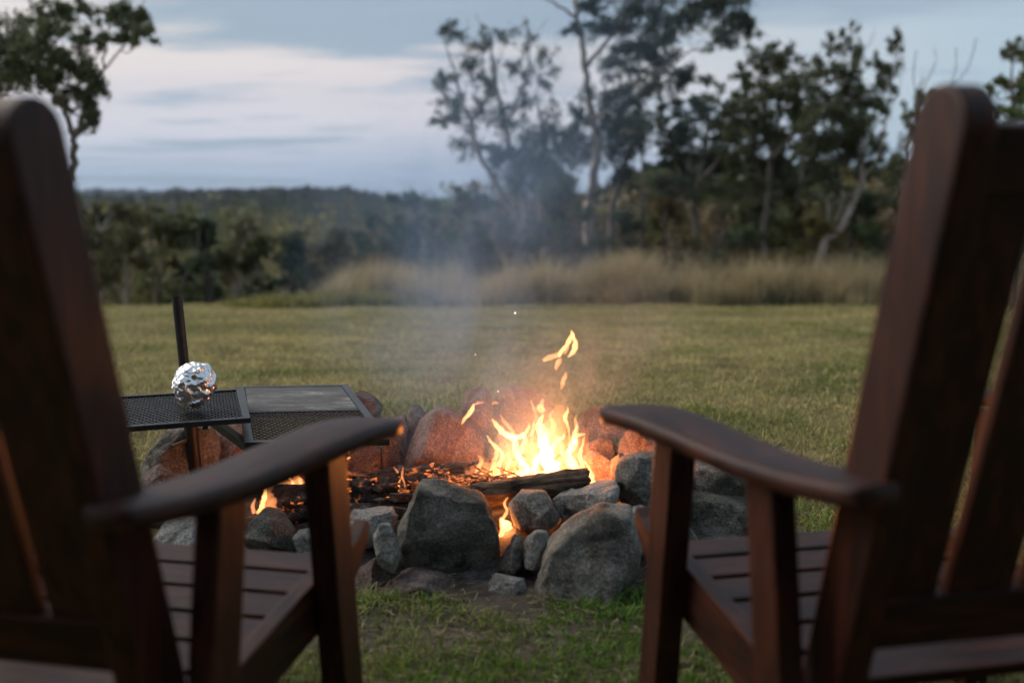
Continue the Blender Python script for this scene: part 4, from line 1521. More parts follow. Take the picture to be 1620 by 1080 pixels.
make_log('brown scorched log lying across the front under the tallest flames', at(725, 790, 2.92), at(932, 762, 2.94), 0.036, 0.040, M['log'], 3, crack=0.30)
make_log('thick charred log at the left of the fire, cracked and ash grey', at(412, 806, 2.98), at(690, 778, 3.08), 0.064, 0.052, M['char'], 4, crack=0.36)
make_log('burnt-through log running behind the big dark boulder into the flames', at(560, 772, 3.20), at(815, 748, 3.16), 0.048, 0.040, M['char'], 5, crack=0.40)
make_log('black charred branch across the bottom of the fire', at(500, 818, 2.92), at(760, 800, 2.99), 0.030, 0.026, M['char_cold'], 6, crack=0.3)
make_log('thin burning branch inside the bright flames', at(690, 765, 3.08), at(900, 752, 3.20), 0.022, 0.018, M['char'], 7, crack=0.4)
make_log('short charred chunk glowing in the gap between the front stones', at(770, 858, 2.86), at(835, 846, 2.90), 0.030, 0.026, M['char'], 8, crack=0.4)


# ------------------------------------------------------------------ flames
def tongue(parent, off, pts, d, mat, seed, flat=0.55, wob=0.0, taper=0.55):
    """one tongue of fire along pts = (px, py, width px [, depth offset])"""
    pr = random.Random(seed)
    P, R = [], []
    for q in pts:
        P.append(at(q[0], q[1], d + (q[3] if len(q) > 3 else 0)) - off)
        R.append(max(0.0008, q[2] * 0.43 * d / F))
    P, R = smooth_line(P, R, 6)
    n = 12
    V, Fc = [], []
    for i, p in enumerate(P):
        t = (P[min(i + 1, len(P) - 1)] - P[max(i - 1, 0)]).normalized()
        yv = Vector((0, 1, 0))
        side = t.cross(yv)
        side = side.normalized() if side.length > 1e-4 else Vector((1, 0, 0))
        dep = side.cross(t)
        for k in range(n):
            a = 2 * math.pi * k / n
            w = 1 + 0.30 * noise.noise(Vector((p.x * 60, p.z * 60, seed + math.cos(a)))) + 0.35 * noise.noise(Vector((p.x * 150, p.z * 110, seed * 2 + math.cos(a) * 1.5)))
            V.append(tuple(p + side * (math.cos(a) * R[i] * w) + dep * (math.sin(a) * R[i] * flat * w)))
    ns = len(P)
    for i in range(ns - 1):
        for k in range(n):
            k2 = (k + 1) % n
            Fc.append((i * n + k, i * n + k2, (i + 1) * n + k2, (i + 1) * n + k))
    me = bpy.data.meshes.new('flame_tongue')
    c0 = len(V)
    V += [tuple(P[0]), tuple(P[-1])]
    Fc += [(k, c0, (k + 1) % n) for k in range(n)] + [((ns - 1) * n + k, (ns - 1) * n + (k + 1) % n, c0 + 1) for k in range(n)]
    me.from_pydata(V, [], Fc)
    bm = bmesh.new()
    bm.from_mesh(me)
    bmesh.ops.recalc_face_normals(bm, faces=bm.faces)
    bm.to_mesh(me)
    bm.free()
    return link_mesh('flame_tongue', me, M[mat], parent)


def flame(label, base, d, tongues, seed, light=0, light_px=None):
    o = at(base[0], base[1], d)
    root = empty('flame', o)
    for i, (mat, pts) in enumerate(tongues):
        tongue(root, o, pts, d, mat, seed + i * 3)
    tag(root, label, 'flame', 'flames of the camp fire')
    if light:
        ld = bpy.data.lights.new('flame_light', 'POINT')
        ld.energy = light
        ld.color = (1.0, 0.42, 0.13)
        ld.shadow_soft_size = 0.05
        lo = bpy.data.objects.new('flame_light', ld)
        COL.objects.link(lo)
        lo.location = at(light_px[0], light_px[1], d + 0.02)
    return root


FL, FM, FD, FW = 'flame', 'flame_mid', 'flame_dim', 'flame_wisp'
flame('tallest bright flames in the middle of the fire', (870, 765), 3.12, [
    (FL, [(885, 765, 26), (872, 738, 34), (862, 712, 26), (858, 690, 18), (852, 672, 12), (860, 655, 4)]),
    (FL, [(850, 764, 22), (846, 735, 16), (858, 715, 14), (866, 690, 10), (856, 668, 6), (851, 660, 2)]),
    (FL, [(868, 722, 10), (880, 698, 10), (890, 692, 9), (893, 686, 3)]),
    (FL, [(912, 762, 26), (912, 742, 18), (900, 720, 14), (908, 702, 14), (912, 690, 8), (926, 686, 4)]),
    (FL, [(908, 702, 10), (908, 688, 9), (913, 672, 4)]),
    (FL, [(902, 718, 6), (901, 690, 4), (898, 672, 5), (894, 660, 9), (898, 650, 6), (898, 643, 2)]),
    (FL, [(940, 770, 12), (934, 752, 12), (930, 738, 7), (924, 728, 3)]),
    (FL, [(824, 768, 22), (830, 742, 20), (818, 718, 14), (812, 694, 14), (796, 684, 13), (786, 672, 10), (778, 662, 3)]),
    (FL, [(812, 694, 8), (828, 688, 10), (836, 676, 6), (838, 668, 2)]),
    (FL, [(800, 690, 8), (830, 692, 10), (826, 706, 6), (830, 716, 3)]),
    (FL, [(796, 766, 12), (788, 742, 9), (796, 720, 8), (784, 706, 8), (776, 698, 7), (770, 688, 3)]),
    (FL, [(776, 760, 5), (778, 742, 6), (790, 728, 4), (794, 712, 2)]),
    (FL, [(838, 762, 14), (834, 738, 12), (822, 728, 6), (826, 712, 7), (824, 706, 3)]),
    (FL, [(870, 766, 60), (868, 758, 58), (866, 752, 40), (866, 745, 20)]),
    (FL, [(810, 770, 40), (815, 760, 44), (818, 752, 26), (820, 744, 8)]),
    (FW, [(842, 700, 5), (843, 676, 7), (848, 660, 5), (844, 645, 7), (840, 633, 3)]),
    (FW, [(860, 652, 10), (855, 645, 15), (857, 636, 8), (860, 630, 3)]),
    (FL, [(930, 768, 8), (924, 745, 9), (918, 722, 8), (921, 704, 6), (925, 690, 3)]),
    (FL, [(905, 750, 10), (896, 728, 8), (888, 712, 7), (886, 700, 3)]),
    (FL, [(804, 764, 10), (800, 748, 8), (806, 730, 8), (802, 716, 3)]),
    (FW, [(786, 752, 12), (780, 735, 12), (786, 716, 9), (780, 702, 4)]),
    (FW, [(816, 690, 8), (806, 676, 8), (796, 664, 6), (792, 655, 2)]),
    (FW, [(838, 690, 7), (846, 676, 6), (842, 668, 2)]),
    (FW, [(912, 690, 8), (913, 676, 8), (910, 664, 6), (912, 656, 2)]),
    (FW, [(765, 756, 14), (757, 742, 12), (762, 728, 8), (756, 720, 3)]),
    (FW, [(838, 748, 14), (848, 728, 12), (842, 714, 8), (846, 704, 3)]),
    (FW, [(872, 690, 8), (876, 672, 10), (870, 658, 6), (876, 648, 3)]),
    (FM, [(890, 750, 16), (884, 730, 20), (888, 705, 16), (880, 690, 6)]),
    (FM, [(830, 700, 30), (840, 715, 36), (850, 735, 30), (860, 750, 20)]),
    (FM, [(800, 740, 20), (806, 715, 16), (802, 700, 8)]),
    (FM, [(880, 760, 60), (900, 735, 50), (905, 710, 34), (915, 690, 12)]),
    (FM, [(770, 762, 30), (775, 748, 26), (768, 738, 16), (756, 732, 6)]),
    (FD, [(880, 720, 60), (876, 690, 56), (884, 660, 40), (888, 640, 14)]),
    (FD, [(800, 750, 60), (806, 720, 56), (798, 690, 30), (792, 672, 10)]),
    (FD, [(925, 760, 40), (918, 725, 44), (922, 695, 26), (930, 676, 8)]),
    (FD, [(740, 772, 40), (752, 756, 46), (766, 738, 30), (764, 722, 10)]),
], 30, 0)
flame('detached curl of flame floating highest above the fire', (890, 610), 3.16, [
    (FL, [(884, 564, 6), (890, 554, 8), (897, 545, 9), (902, 536, 10), (905, 529, 9), (904, 522, 3)]),
    (FL, [(898, 565, 3), (906, 557, 9), (910, 547, 11), (909, 538, 9), (905, 526, 3)]),
    (FW, [(859, 570, 8), (866, 567, 11), (876, 563, 10), (884, 560, 10), (890, 552, 6), (896, 544, 4)]),
    (FW, [(892, 560, 5), (897, 552, 7), (900, 545, 4)]),
    (FW, [(880, 586, 3), (880, 580, 9), (884, 573, 11), (888, 566, 4)]),
    (FW, [(888, 616, 3), (890, 606, 9), (893, 597, 9), (896, 588, 3)]),
], 60)
flame('thin curl of flame in front of the dark knobbly back stone', (735, 672), 3.3, [
    (FL, [(730, 671, 3), (735, 662, 7), (742, 655, 9), (747, 647, 9), (750, 638, 4)]),
    (FW, [(750, 640, 6), (757, 637, 7), (766, 636, 3)]),
    (FW, [(778, 638, 4), (784, 637, 6), (790, 638, 3)]),
], 64)
flame('small twin flame on the charred log left of the big boulder', (633, 785), 3.02, [
    (FL, [(634, 784, 3), (632, 774, 6), (631, 765, 5), (634, 757, 2)]),
    (FW, [(642, 780, 4), (640, 765, 4), (636, 752, 6), (638, 738, 2)]),
    (FW, [(630, 748, 5), (626, 742, 4), (622, 738, 2)]),
], 67)
flame('bright flame licking over the dark rock below the left chair arm', (412, 812), 2.90, [
    (FL, [(406, 812, 6), (414, 802, 10), (418, 788, 11), (420, 776, 8), (420, 766, 3)]),
    (FM, [(425, 806, 30), (428, 792, 26), (424, 778, 14), (432, 768, 5)]),
    (FW, [(402, 812, 8), (400, 800, 8), (404, 788, 3)]),
], 70)
flame('low flames along the charred log behind the left chair leg', (460, 772), 3.16, [
    (FL, [(456, 757, 9), (459, 752, 11), (461, 747, 4)]),
    (FL, [(462, 774, 5), (463, 765, 6), (461, 758, 3)]),
    (FM, [(440, 776, 24), (455, 770, 34), (470, 766, 34), (482, 762, 14)]),
    (FW, [(478, 768, 8), (474, 758, 9), (470, 752, 4)]),
], 73)
flame('narrow flame just right of the left chair leg top', (532, 748), 3.2, [
    (FL, [(529, 748, 3), (533, 738, 8), (533, 726, 6), (532, 714, 2)]),
    (FW, [(551, 718, 3), (553, 713, 4), (554, 710, 2)]),
    (FL, [(549, 726, 4), (552, 724, 5), (555, 723, 2)]),
], 76)
flame('flame glowing in the gap between the two front boulders', (800, 850), 2.84, [
    (FL, [(788, 852, 10), (796, 838, 12), (794, 824, 9), (802, 808, 6), (798, 796, 7), (804, 786, 2)]),
    (FL, [(806, 838, 16), (800, 828, 18), (790, 820, 6)]),
    (FM, [(790, 868, 12), (800, 852, 28), (808, 840, 26), (814, 832, 8)]),
], 79)


# the fire's own light
def fire_light(px, py, d, energy, size=0.05):
    ld = bpy.data.lights.new('fire_light', 'POINT')
    ld.energy = energy
    ld.color = (1.0, 0.27, 0.055)
    ld.shadow_soft_size = size
    lo = bpy.data.objects.new('fire_light', ld)
    COL.objects.link(lo)
    lo.location = at(px, py, d)


fire_light(880, 705, 3.13, 11.0, 0.06)
fire_light(815, 735, 3.13, 5.0, 0.05)
fire_light(440, 775, 3.05, 0.7, 0.04)
fire_light(798, 836, 2.84, 0.35, 0.015)
fire_light(533, 738, 3.2, 0.6, 0.02)

for i, (px, py, d, lab) in enumerate([(815, 495, 3.1, 'tiny spark high above the flames near the grass belt'), (752, 561, 3.1, 'tiny spark left of the floating curl of flame'), (788, 619, 3.2, 'tiny spark over the back stones')]):
    bm = bmesh.new()
    bmesh.ops.create_icosphere(bm, subdivisions=1, radius=0.0012)
    for v in bm.verts:
        v.co.z *= 2.2 if i == 0 else 1.2
    m, n, l, p = new_mat('spark_glow')
    p.inputs['Emission Color'].default_value = (1.0, 0.7, 0.4, 1)
    p.inputs['Emission Strength'].default_value = 6
    p.inputs['Base Color'].default_value = (0.2, 0.1, 0.05, 1)
    o = bm_obj('spark', bm, m)
    o.location = at(px, py, d)
    tag(o, lab, 'spark', 'sparks above the fire')

# ------------------------------------------------------------------ cooking grill
def rect_frame(parent, o, u, v, lu, lv, w, t, mat, name='frame_bar'):
    """four bars round a rectangle starting at corner o"""
    up = Vector((0, 0, 1))
    c = [o, o + u * lu, o + u * lu + v * lv, o + v * lv]
    for i in range(4):
        bm = bmesh.new()
        a, b = c[i], c[(i + 1) % 4]
        dirv = (b - a).normalized()
        ext = w * 0.5 if i % 2 == 0 else -w * 0.5
        bar(bm, a - dirv * ext, b + dirv * ext, t, w, up)
        bm_obj(name, bm, mat, parent, bevel=0.0015)


def mesh_panel(parent, o, u, v, lu, lv, pu, pv, mat, r=0.0014):
    """expanded metal: two crossing families of strands clipped to the rectangle"""
    bm = bmesh.new()
    k = pv / pu
    up = Vector((0, 0, 1))
    for fam in (1, -1):
        step = pu
        nmax = int((lu + lv / k) / step) + 2
        for i in range(-int(lv / k / step) - 2, nmax):
            s0 = i * step
            # line: a = s0 + fam * b / k
            pts = []
            for b in (0.0, lv):
                pts.append((s0 + fam * b / k, b))
            (a0, b0), (a1, b1) = pts
            # clip a to [0, lu]
            def clip(a0, b0, a1, b1):
                if a0 == a1:
                    return None
                t0, t1 = 0.0, 1.0
                da = a1 - a0
                for lo, hi in (((0 - a0) / da, (lu - a0) / da),):
                    if lo > hi:
                        lo, hi = hi, lo
                    t0, t1 = max(t0, lo), min(t1, hi)
                if t1 - t0 < 1e-4:
                    return None
                return (a0 + da * t0, b0 + (b1 - b0) * t0, a0 + da * t1, b0 + (b1 - b0) * t1)
            q = clip(a0, b0, a1, b1)
            if not q:
                continue
            A = o + u * q[0] + v * q[1]
            B = o + u * q[2] + v * q[3]
            bar(bm, A + up * (0.0004 * fam), B + up * (0.0004 * fam), r * 2.0, r * 1.3, up)
    ob = bm_obj('mesh_grid', bm, mat, parent)
    tag(ob, kind='stuff')
    return ob


UP = Vector((0, 0, 1))
# upper rack with the foil parcel, fixed to the post
gz = 0.375
p_fr = at(390, 664, 2.95)
post_xy = Vector((-1.128, 3.40, 0))
rackA = empty('swing_grill', (post_xy.x, post_xy.y, 0))
offA = Vector((post_xy.x, post_xy.y, 0))
zA = p_fr.z
uA = Vector((-0.93, -0.37, 0)).normalized()      # towards the left
vA = Vector((0.37, -0.93, 0)).normalized() * -1  # away from the camera
vA = Vector((-0.30, 0.95, 0)).normalized()
oA = Vector((p_fr.x, p_fr.y, zA)) - offA
LA, WA = 0.50, 0.52
rect_frame(rackA, oA, uA, vA, LA, WA, 0.022, 0.016, M['steel'])
mesh_panel(rackA, oA - UP * 0.001, uA, vA, LA, WA, 0.020, 0.040, M['steel'], 0.0032)
# post with collar
V_, F_ = [], []
top = at(280, 470, 3.42) - offA
bot = Vector((0.03, 0.0, -0.05))
tube_arrays([bot, bot + (top - bot) * 0.5, top], [0.0175, 0.0175, 0.0175], 20, V_, F_)
tube_arrays([top, top + Vector((0, 0, -0.03))], [0.0135, 0.0135], 20, V_, F_)
np_mesh('post', V_, F_, M['steel_rust'], rackA, smooth=True)
bm = bmesh.new()
ax = (top - bot).normalized()
mid = bot + (top - bot) * 0.44
V_, F_ = [], []
tube_arrays([bot + (top - bot) * 0.12, mid], [0.023, 0.023], 20, V_, F_)
np_mesh('collar', V_, F_, M['steel_rust'], rackA, smooth=True)
bm = bmesh.new()
q0 = bot + (top - bot) * 0.36
bar(bm, q0, q0 + Vector((-0.05, -0.06, -0.015)), 0.011, 0.011)
bm_obj('locking_bolt', bm, M['steel_rust'], rackA, bevel=0.002)
# support bars below the rack
for s in (0.12, 0.34):
    bm = bmesh.new()
    a = oA + uA * s - UP * 0.016
    bar(bm, a + vA * 0.01, a + vA * (WA - 0.01), 0.012, 0.016, UP)
    bm_obj('support_bar', bm, M['steel'], rackA, bevel=0.001)
bm = bmesh.new()
a = Vector((mid.x, mid.y, oA.z - 0.018))
bar(bm, a, oA + uA * 0.25 + vA * 0.3 - UP * 0.018, 0.012, 0.02, UP)
bm_obj('rack_arm', bm, M['steel'], rackA, bevel=0.001)
tag(rackA, 'black mesh grill rack on a tall round steel post', 'grill')

# second rack: hotplate behind, open mesh in front, carried by a sloping square arm
pB_fr = at(610, 698, 2.92)
zB = pB_fr.z
rackB = empty('hotplate_grill', (pB_fr.x, pB_fr.y, 0))
offB = Vector((pB_fr.x, pB_fr.y, 0))
uB = Vector((-0.985, -0.10, 0)).normalized()
vB = Vector((-0.285, 0.96, 0)).normalized()
oB = Vector((0, 0, zB))
LB, WB = 0.40, 0.98
rect_frame(rackB, oB, uB, vB, LB, WB, 0.026, 0.020, M['steel'])
mesh_panel(rackB, oB + UP * 0.004, uB, vB, LB, WB * 0.47, 0.020, 0.042, M['steel_rust'], 0.0021)
bm = bmesh.new()
c = oB + uB * (LB / 2) + vB * (WB * 0.74) + UP * 0.011
add_box(bm, c - UP * 0.006, uB * (LB / 2 - 0.016), vB * (WB * 0.262 - 0.016), UP * 0.003)
bm_obj('hotplate', bm, M['plate'], rackB, bevel=0.001)
bm = bmesh.new()
a = oB + vB * (WB * 0.475)
bar(bm, a, a + uB * LB, 0.018, 0.014, UP)
bm_obj('cross_bar', bm, M['steel'], rackB, bevel=0.001)
bm = bmesh.new()
bar(bm, Vector((post_xy.x + 0.045, post_xy.y - 0.03, 0.335)) - offB, oB + uB * (LB + 0.0) + vB * 0.10 + UP * -0.03, 0.026, 0.026, UP)
bm_obj('carrying_arm', bm, M['steel_rust'], rackB, bevel=0.002)
for s in (0.0, 1.0):
    bm = bmesh.new()
    a = oB + uB * (LB * (0.02 + 0.96 * s)) + vB * (WB - 0.03) - UP * 0.01
    bar(bm, a, Vector((a.x, a.y, 0.0)), 0.02, 0.02, (1, 0, 0))
    bm_obj('leg', bm, M['steel_rust'], rackB, bevel=0.001)
bm = bmesh.new()
a = oB + uB * (LB + 0.004) - UP * 0.012
tag(rackB, 'steel rack with a grey ash-dusted hotplate and rusty mesh front over the fire', 'grill')
bm.free()


# foil parcel
def foil():
    pr = random.Random(8)
    c = at(307, 613, 3.07)
    rx, rz = 0.077, 0.080
    bm = bmesh.new()
    bmesh.ops.create_icosphere(bm, subdivisions=6, radius=1.0)
    for v in bm.verts:
        q = v.co.normalized()
        rr = 1 + 0.10 * noise.fractal(q * 1.6 + Vector((3, 1, 7)), 1, 2, 2)
        w = 1.0 - 0.26 * max(0, -q.z) ** 1.2
        v.co = Vector((q.x * w * rr, q.y * w * rr, q.z * rr))
    for k in range(120):
        n = Vector((pr.gauss(0, 1), pr.gauss(0, 1), pr.gauss(0, 1))).normalized()
        h = max(v.co.dot(n) for v in bm.verts) * pr.uniform(0.90, 0.975)
        for v in bm.verts:
            e = v.co.dot(n) - h
            if e > 0:
                v.co -= n * e * 1.25
    for v in bm.verts:
        q = v.co.copy()
        n2 = noise.ridged_multi_fractal(q * 2.6 + Vector((5, 2, 1)), 1.0, 2.1, 4, 1.0, 2.0) - 1.0
        v.co = q * (1 + 0.05 * n2)
        v.co = Vector((v.co.x * rx, v.co.y * rx, v.co.z * rz))
        if v.co.z < -rz * 0.92:
            v.co.z = -rz * 0.92
    me = bpy.data.meshes.new('foil_parcel')
    bm.to_mesh(me)
    bm.free()
    o = link_mesh('foil_parcel', me, M['foil'], None, smooth=False)
    o.location = (c.x, c.y, zA + 0.01 + rz * 0.92)
    tag(o, 'round food parcel wrapped in crumpled silver foil on the mesh rack', 'foil parcel')


foil()


# ------------------------------------------------------------------ wooden chairs
def loft_board(name, stations, thick, mat, parent, sub=6):
    """board with centre line stations (x, y, z, half width); rounded edges"""
    P, R = smooth_line([Vector(s[:3]) for s in stations], [s[3] for s in stations], sub)
    n = 16
    V, Fc = [], []
    for i, p in enumerate(P):
        t = (P[min(i + 1, len(P) - 1)] - P[max(i - 1, 0)]).normalized()
        side = t.cross(Vector((0, 0, 1))).normalized()
        nrm = side.cross(t)
        for k in range(n):
            a = 2 * math.pi * k / n
            ca, sa = math.cos(a), math.sin(a)
            e = 0.28
            x = math.copysign(abs(ca) ** e, ca) * R[i]
            z = math.copysign(abs(sa) ** 0.5, sa) * thick / 2
            V.append(tuple(p + side * x + nrm * z))
    ns = len(P)
    for i in range(ns - 1):
        for k in range(n):
            k2 = (k + 1) % n
            Fc.append((i * n + k, i * n + k2, (i + 1) * n + k2, (i + 1) * n + k))
    me = bpy.data.meshes.new(name)
    me.from_pydata(V, [], Fc + [tuple(range(n))[::-1], tuple((ns - 1) * n + k for k in range(n))])
    bm = bmesh.new()
    bm.from_mesh(me)
    bmesh.ops.recalc_face_normals(bm, faces=bm.faces)
    bm.to_mesh(me)
    bm.free()
    return link_mesh(name, me, mat, parent)


def profile_board(name, prof, x0, x1, mat, parent, bevel=0.004):
    """side-cut board: outline prof = [(y, z)] extruded from x0 to x1"""
    bm = bmesh.new()
    a = [bm.verts.new((x0, y, z)) for y, z in prof]
    b = [bm.verts.new((x1, y, z)) for y, z in prof]
    bm.faces.new(a)
    bm.faces.new(b[::-1])
    for i in range(len(prof)):
        j = (i + 1) % len(prof)
        bm.faces.new((a[i], b[i], b[j], a[j]))
    return bm_obj(name, bm, mat, parent, bevel=bevel)


def make_chair(label, loc, rz):
    root = empty('garden_chair', loc, rz)
    BASE = Vector((0, 0, 0.36))            # back frame foot, in chair space (x right, y forward)
    LEAN = Vector((0, -math.sin(0.265), math.cos(0.265)))
    NB = Vector((0, math.cos(0.265), math.sin(0.265)))
    SX = 0.268
    for s in (-1, 1):
        # stile with a rounded head
        H = 0.82
        D, Tk = 0.098, 0.046
        prof = []
        for (u, h) in [(-D / 2, -0.14), (D / 2, -0.14), (D / 2, H - D * 0.5)] + \
                [(D / 2 * math.cos(a), H - D * 0.5 + D / 2 * math.sin(a)) for a in [k * math.pi / 12 for k in range(1, 12)]] + [(-D / 2, H - D * 0.5)]:
            q = BASE + LEAN * h + NB * u
            prof.append((q.y, q.z))
        profile_board('stile', prof, s * SX - Tk / 2, s * SX + Tk / 2, M['wood_z'], root, 0.006)
        # seat rail: curved nose in front, running down to the ground behind
        prof = [(0.62, 0.235), (0.69, 0.275), (0.745, 0.320), (0.762, 0.350), (0.750, 0.366), (0.718, 0.350), (0.67, 0.338), (0.54, 0.338), (0.40, 0.328), (0.2, 0.308),
                (0.0, 0.285), (-0.22, 0.18), (-0.42, 0.06), (-0.46, 0.0), (-0.34, 0.0), (-0.14, 0.11), (0.05, 0.185), (0.30, 0.215), (0.50, 0.228)]
        profile_board('seat_rail', prof, s * 0.308 - 0.017, s * 0.308 + 0.017, M['wood_y'], root, 0.004)
        # front leg, leaning forward
        bm = bmesh.new()
        bar(bm, (s * 0.3505, 0.535, 0.0), (s * 0.3505, 0.455, 0.600), 0.090, 0.050, (0, 1, 0))
        bm_obj('leg', bm, M['wood_z'], root, bevel=0.005)
        # rear arm support
        bm = bmesh.new()
        bar(bm, (s * 0.3455, 0.015, 0.18), (s * 0.3455, 0.085, 0.605), 0.088, 0.040, (0, 1, 0))
        bm_obj('arm_support', bm, M['wood_z'], root, bevel=0.005)
        # arm
        st = [(s * 0.308, -0.150, 0.640, 0.030), (s * 0.312, -0.125, 0.638, 0.046), (s * 0.328, -0.02, 0.628, 0.054), (s * 0.350, 0.12, 0.622, 0.058), (s * 0.376, 0.28, 0.627, 0.062),
              (s * 0.400, 0.42, 0.629, 0.066), (s * 0.412, 0.52, 0.620, 0.064), (s * 0.418, 0.575, 0.611, 0.048), (s * 0.420, 0.598, 0.607, 0.022)]
        loft_board('arm', st, 0.034, M['wood_y'], root)
    # back: crest rail, lower rail, four slats
    def bpt(x, h, u=0.0):
        return Vector((x, 0, 0)) + BASE + LEAN * h + NB * u
    bm = bmesh.new()
    bar(bm, bpt(-SX + 0.023, 0.735), bpt(SX - 0.023, 0.735), 0.085, 0.034, LEAN)
    bm_obj('crest_rail', bm, M['wood_x'], root, bevel=0.005)
    bm = bmesh.new()
    bar(bm, bpt(-SX + 0.023, 0.055), bpt(SX - 0.023, 0.055), 0.085, 0.034, LEAN)
    bm_obj('lower_rail', bm, M['wood_x'], root, bevel=0.005)
    w = (2 * SX - 0.046 - 3 * 0.020 - 0.004) / 4
    for k in range(4):
        x = -SX + 0.023 + 0.002 + w / 2 + k * (w + 0.020)
        bm = bmesh.new()
        bar(bm, bpt(x, 0.09, 0.002), bpt(x, 0.70, 0.002), w, 0.022, (1, 0, 0))
        bm_obj('back_slat', bm, M['wood_z'], root, bevel=0.004)
    # seat slats between the rails
    rail = [(0.66, 0.312), (0.54, 0.306), (0.40, 0.297), (0.2, 0.282), (0.0, 0.265)]
    ys = [r[0] for r in rail][::-1]
    zs = [r[1] for r in rail][::-1]
    for k in range(6):
        y = 0.625 - k * 0.100
        z = float(np.interp(y, ys, zs)) - 0.012
        z2 = float(np.interp(y - 0.05, ys, zs)) - float(np.interp(y + 0.05, ys, zs))
        bm = bmesh.new()
        fw = Vector((0, 0.1, -z2)).normalized()
        bar(bm, (-0.290, y, z), (0.290, y, z), 0.086, 0.022, fw)
        bm_obj('seat_slat', bm, M['wood_x'], root, bevel=0.005)
    # seat cross rail under the front
    bm = bmesh.new()
    bar(bm, (-0.290, 0.50, 0.255), (0.290, 0.50, 0.255), 0.07, 0.022, UP)
    bm_obj('front_rail', bm, M['wood_x'], root, bevel=0.004)
    tag(root, label, 'chair', 'pair of wooden chairs facing the fire')
    return root


make_chair('dark red brown slatted wooden armchair in the right foreground, seen from behind', (0.745, 1.455, 0), math.radians(12))
make_chair('dark brown slatted wooden armchair in the left foreground, seen from behind', (-0.784, 1.42, -0.018), math.radians(-12))


# ------------------------------------------------------------------ smoke
def smoke(name, label, lo, hi, path, amp, seed, noise_scale, colr):
    """volume whose density follows a plume: path = [(z, x centre, width)], amp = [(z, density)]"""
    lo, hi = Vector(lo), Vector(hi)
    bm = bmesh.new()
    c = (lo + hi) / 2
    h = (hi - lo) / 2
    zs_ = np.linspace(lo.z, hi.z, 14)
    rings = []
    for z in zs_:
        xc = np.interp(z, [p[0] for p in path], [p[1] for p in path])
        w_ = np.interp(z, [p[0] for p in path], [p[2] for p in path]) * 1.75 + 0.05
        rings.append([bm.verts.new(Vector((xc + w_ * math.cos(a), c.y + min(w_, h.y) * math.sin(a), z)) - c) for a in [k * math.pi / 8 for k in range(16)]])
    for ra, rb_ in zip(rings[:-1], rings[1:]):
        for k in range(16):
            bm.faces.new((ra[k], ra[(k + 1) % 16], rb_[(k + 1) % 16], rb_[k]))
    bm.faces.new(rings[0][::-1])
    bm.faces.new(rings[-1])
    m = bpy.data.materials.new(name)
    m.use_nodes = True
    n, l = m.node_tree.nodes, m.node_tree.links
    n.clear()
    g = n.new('ShaderNodeNewGeometry')
    sp = n.new('ShaderNodeSeparateXYZ')
    l.new(g.outputs['Position'], sp.inputs[0])
    zt = n.new('ShaderNodeMapRange')
    zt.inputs[1].default_value, zt.inputs[2].default_value = lo.z, hi.z
    l.new(sp.outputs[2], zt.inputs[0])

    def curve(vals, vmin, vmax):
        rr = ramp(n, [((z - lo.z) / (hi.z - lo.z), ((v - vmin) / (vmax - vmin),) * 3 + (1,)) for z, v in vals])
        rr.color_ramp.interpolation = 'B_SPLINE'
        l.new(zt.outputs[0], rr.inputs[0])
        a = math_node(n, l, 'MULTIPLY', rr.outputs[0], vmax - vmin)
        return math_node(n, l, 'ADD', a, vmin)
    # wobble
    nv = n.new('ShaderNodeTexNoise')
    nv.inputs['Scale'].default_value = 4.0
    nv.inputs['Detail'].default_value = 0
    l.new(g.outputs['Position'], nv.inputs[0])
    wob = math_node(n, l, 'MULTIPLY', math_node(n, l, 'SUBTRACT', nv.outputs[0], 0.5), 0.42)
    cx_ = curve([(z, x) for z, x, w in path], -1, 1)
    ww = curve([(z, w) for z, x, w in path], 0, 1)
    dx = math_node(n, l, 'ADD', math_node(n, l, 'SUBTRACT', sp.outputs[0], cx_), wob)
    dy = math_node(n, l, 'SUBTRACT', sp.outputs[1], c.y)
    d2 = math_node(n, l, 'ADD', math_node(n, l, 'MULTIPLY', dx, dx), math_node(n, l, 'MULTIPLY', dy, dy))
    q = math_node(n, l, 'DIVIDE', d2, math_node(n, l, 'MULTIPLY', ww, ww))
    e = math_node(n, l, 'POWER', 2.718, math_node(n, l, 'MULTIPLY', q, -1.0))
    ns = n.new('ShaderNodeTexNoise')
    ns.inputs['Scale'].default_value = noise_scale
    ns.inputs['Detail'].default_value = 2.5
    ns.inputs['Roughness'].default_value = 0.6
    ns.inputs['Distortion'].default_value = 0.8
    mp_ = n.new('ShaderNodeMapping')
    mp_.inputs['Location'].default_value = (seed, seed * 0.7, 0)
    mp_.inputs['Scale'].default_value = (1, 1, 0.6)
    l.new(g.outputs['Position'], mp_.inputs[0])
    l.new(mp_.outputs[0], ns.inputs[0])
    rn = ramp(n, [(0.36, (0, 0, 0, 1)), (0.72, (1, 1, 1, 1))])
    l.new(ns.outputs[0], rn.inputs[0])
    den = math_node(n, l, 'MULTIPLY', e, rn.outputs[0])
    den = math_node(n, l, 'MULTIPLY', den, curve(amp, 0, 8))
    pv_ = n.new('ShaderNodeVolumePrincipled')
    pv_.inputs['Color'].default_value = colr
    pv_.inputs['Anisotropy'].default_value = 0.2
    l.new(den, pv_.inputs['Density'])
    o_ = n.new('ShaderNodeOutputMaterial')
    l.new(pv_.outputs[0], o_.inputs['Volume'])
    o = bm_obj(name, bm, m)
    o.location = c
    tag(o, label, 'smoke', None, 'stuff')
    return o


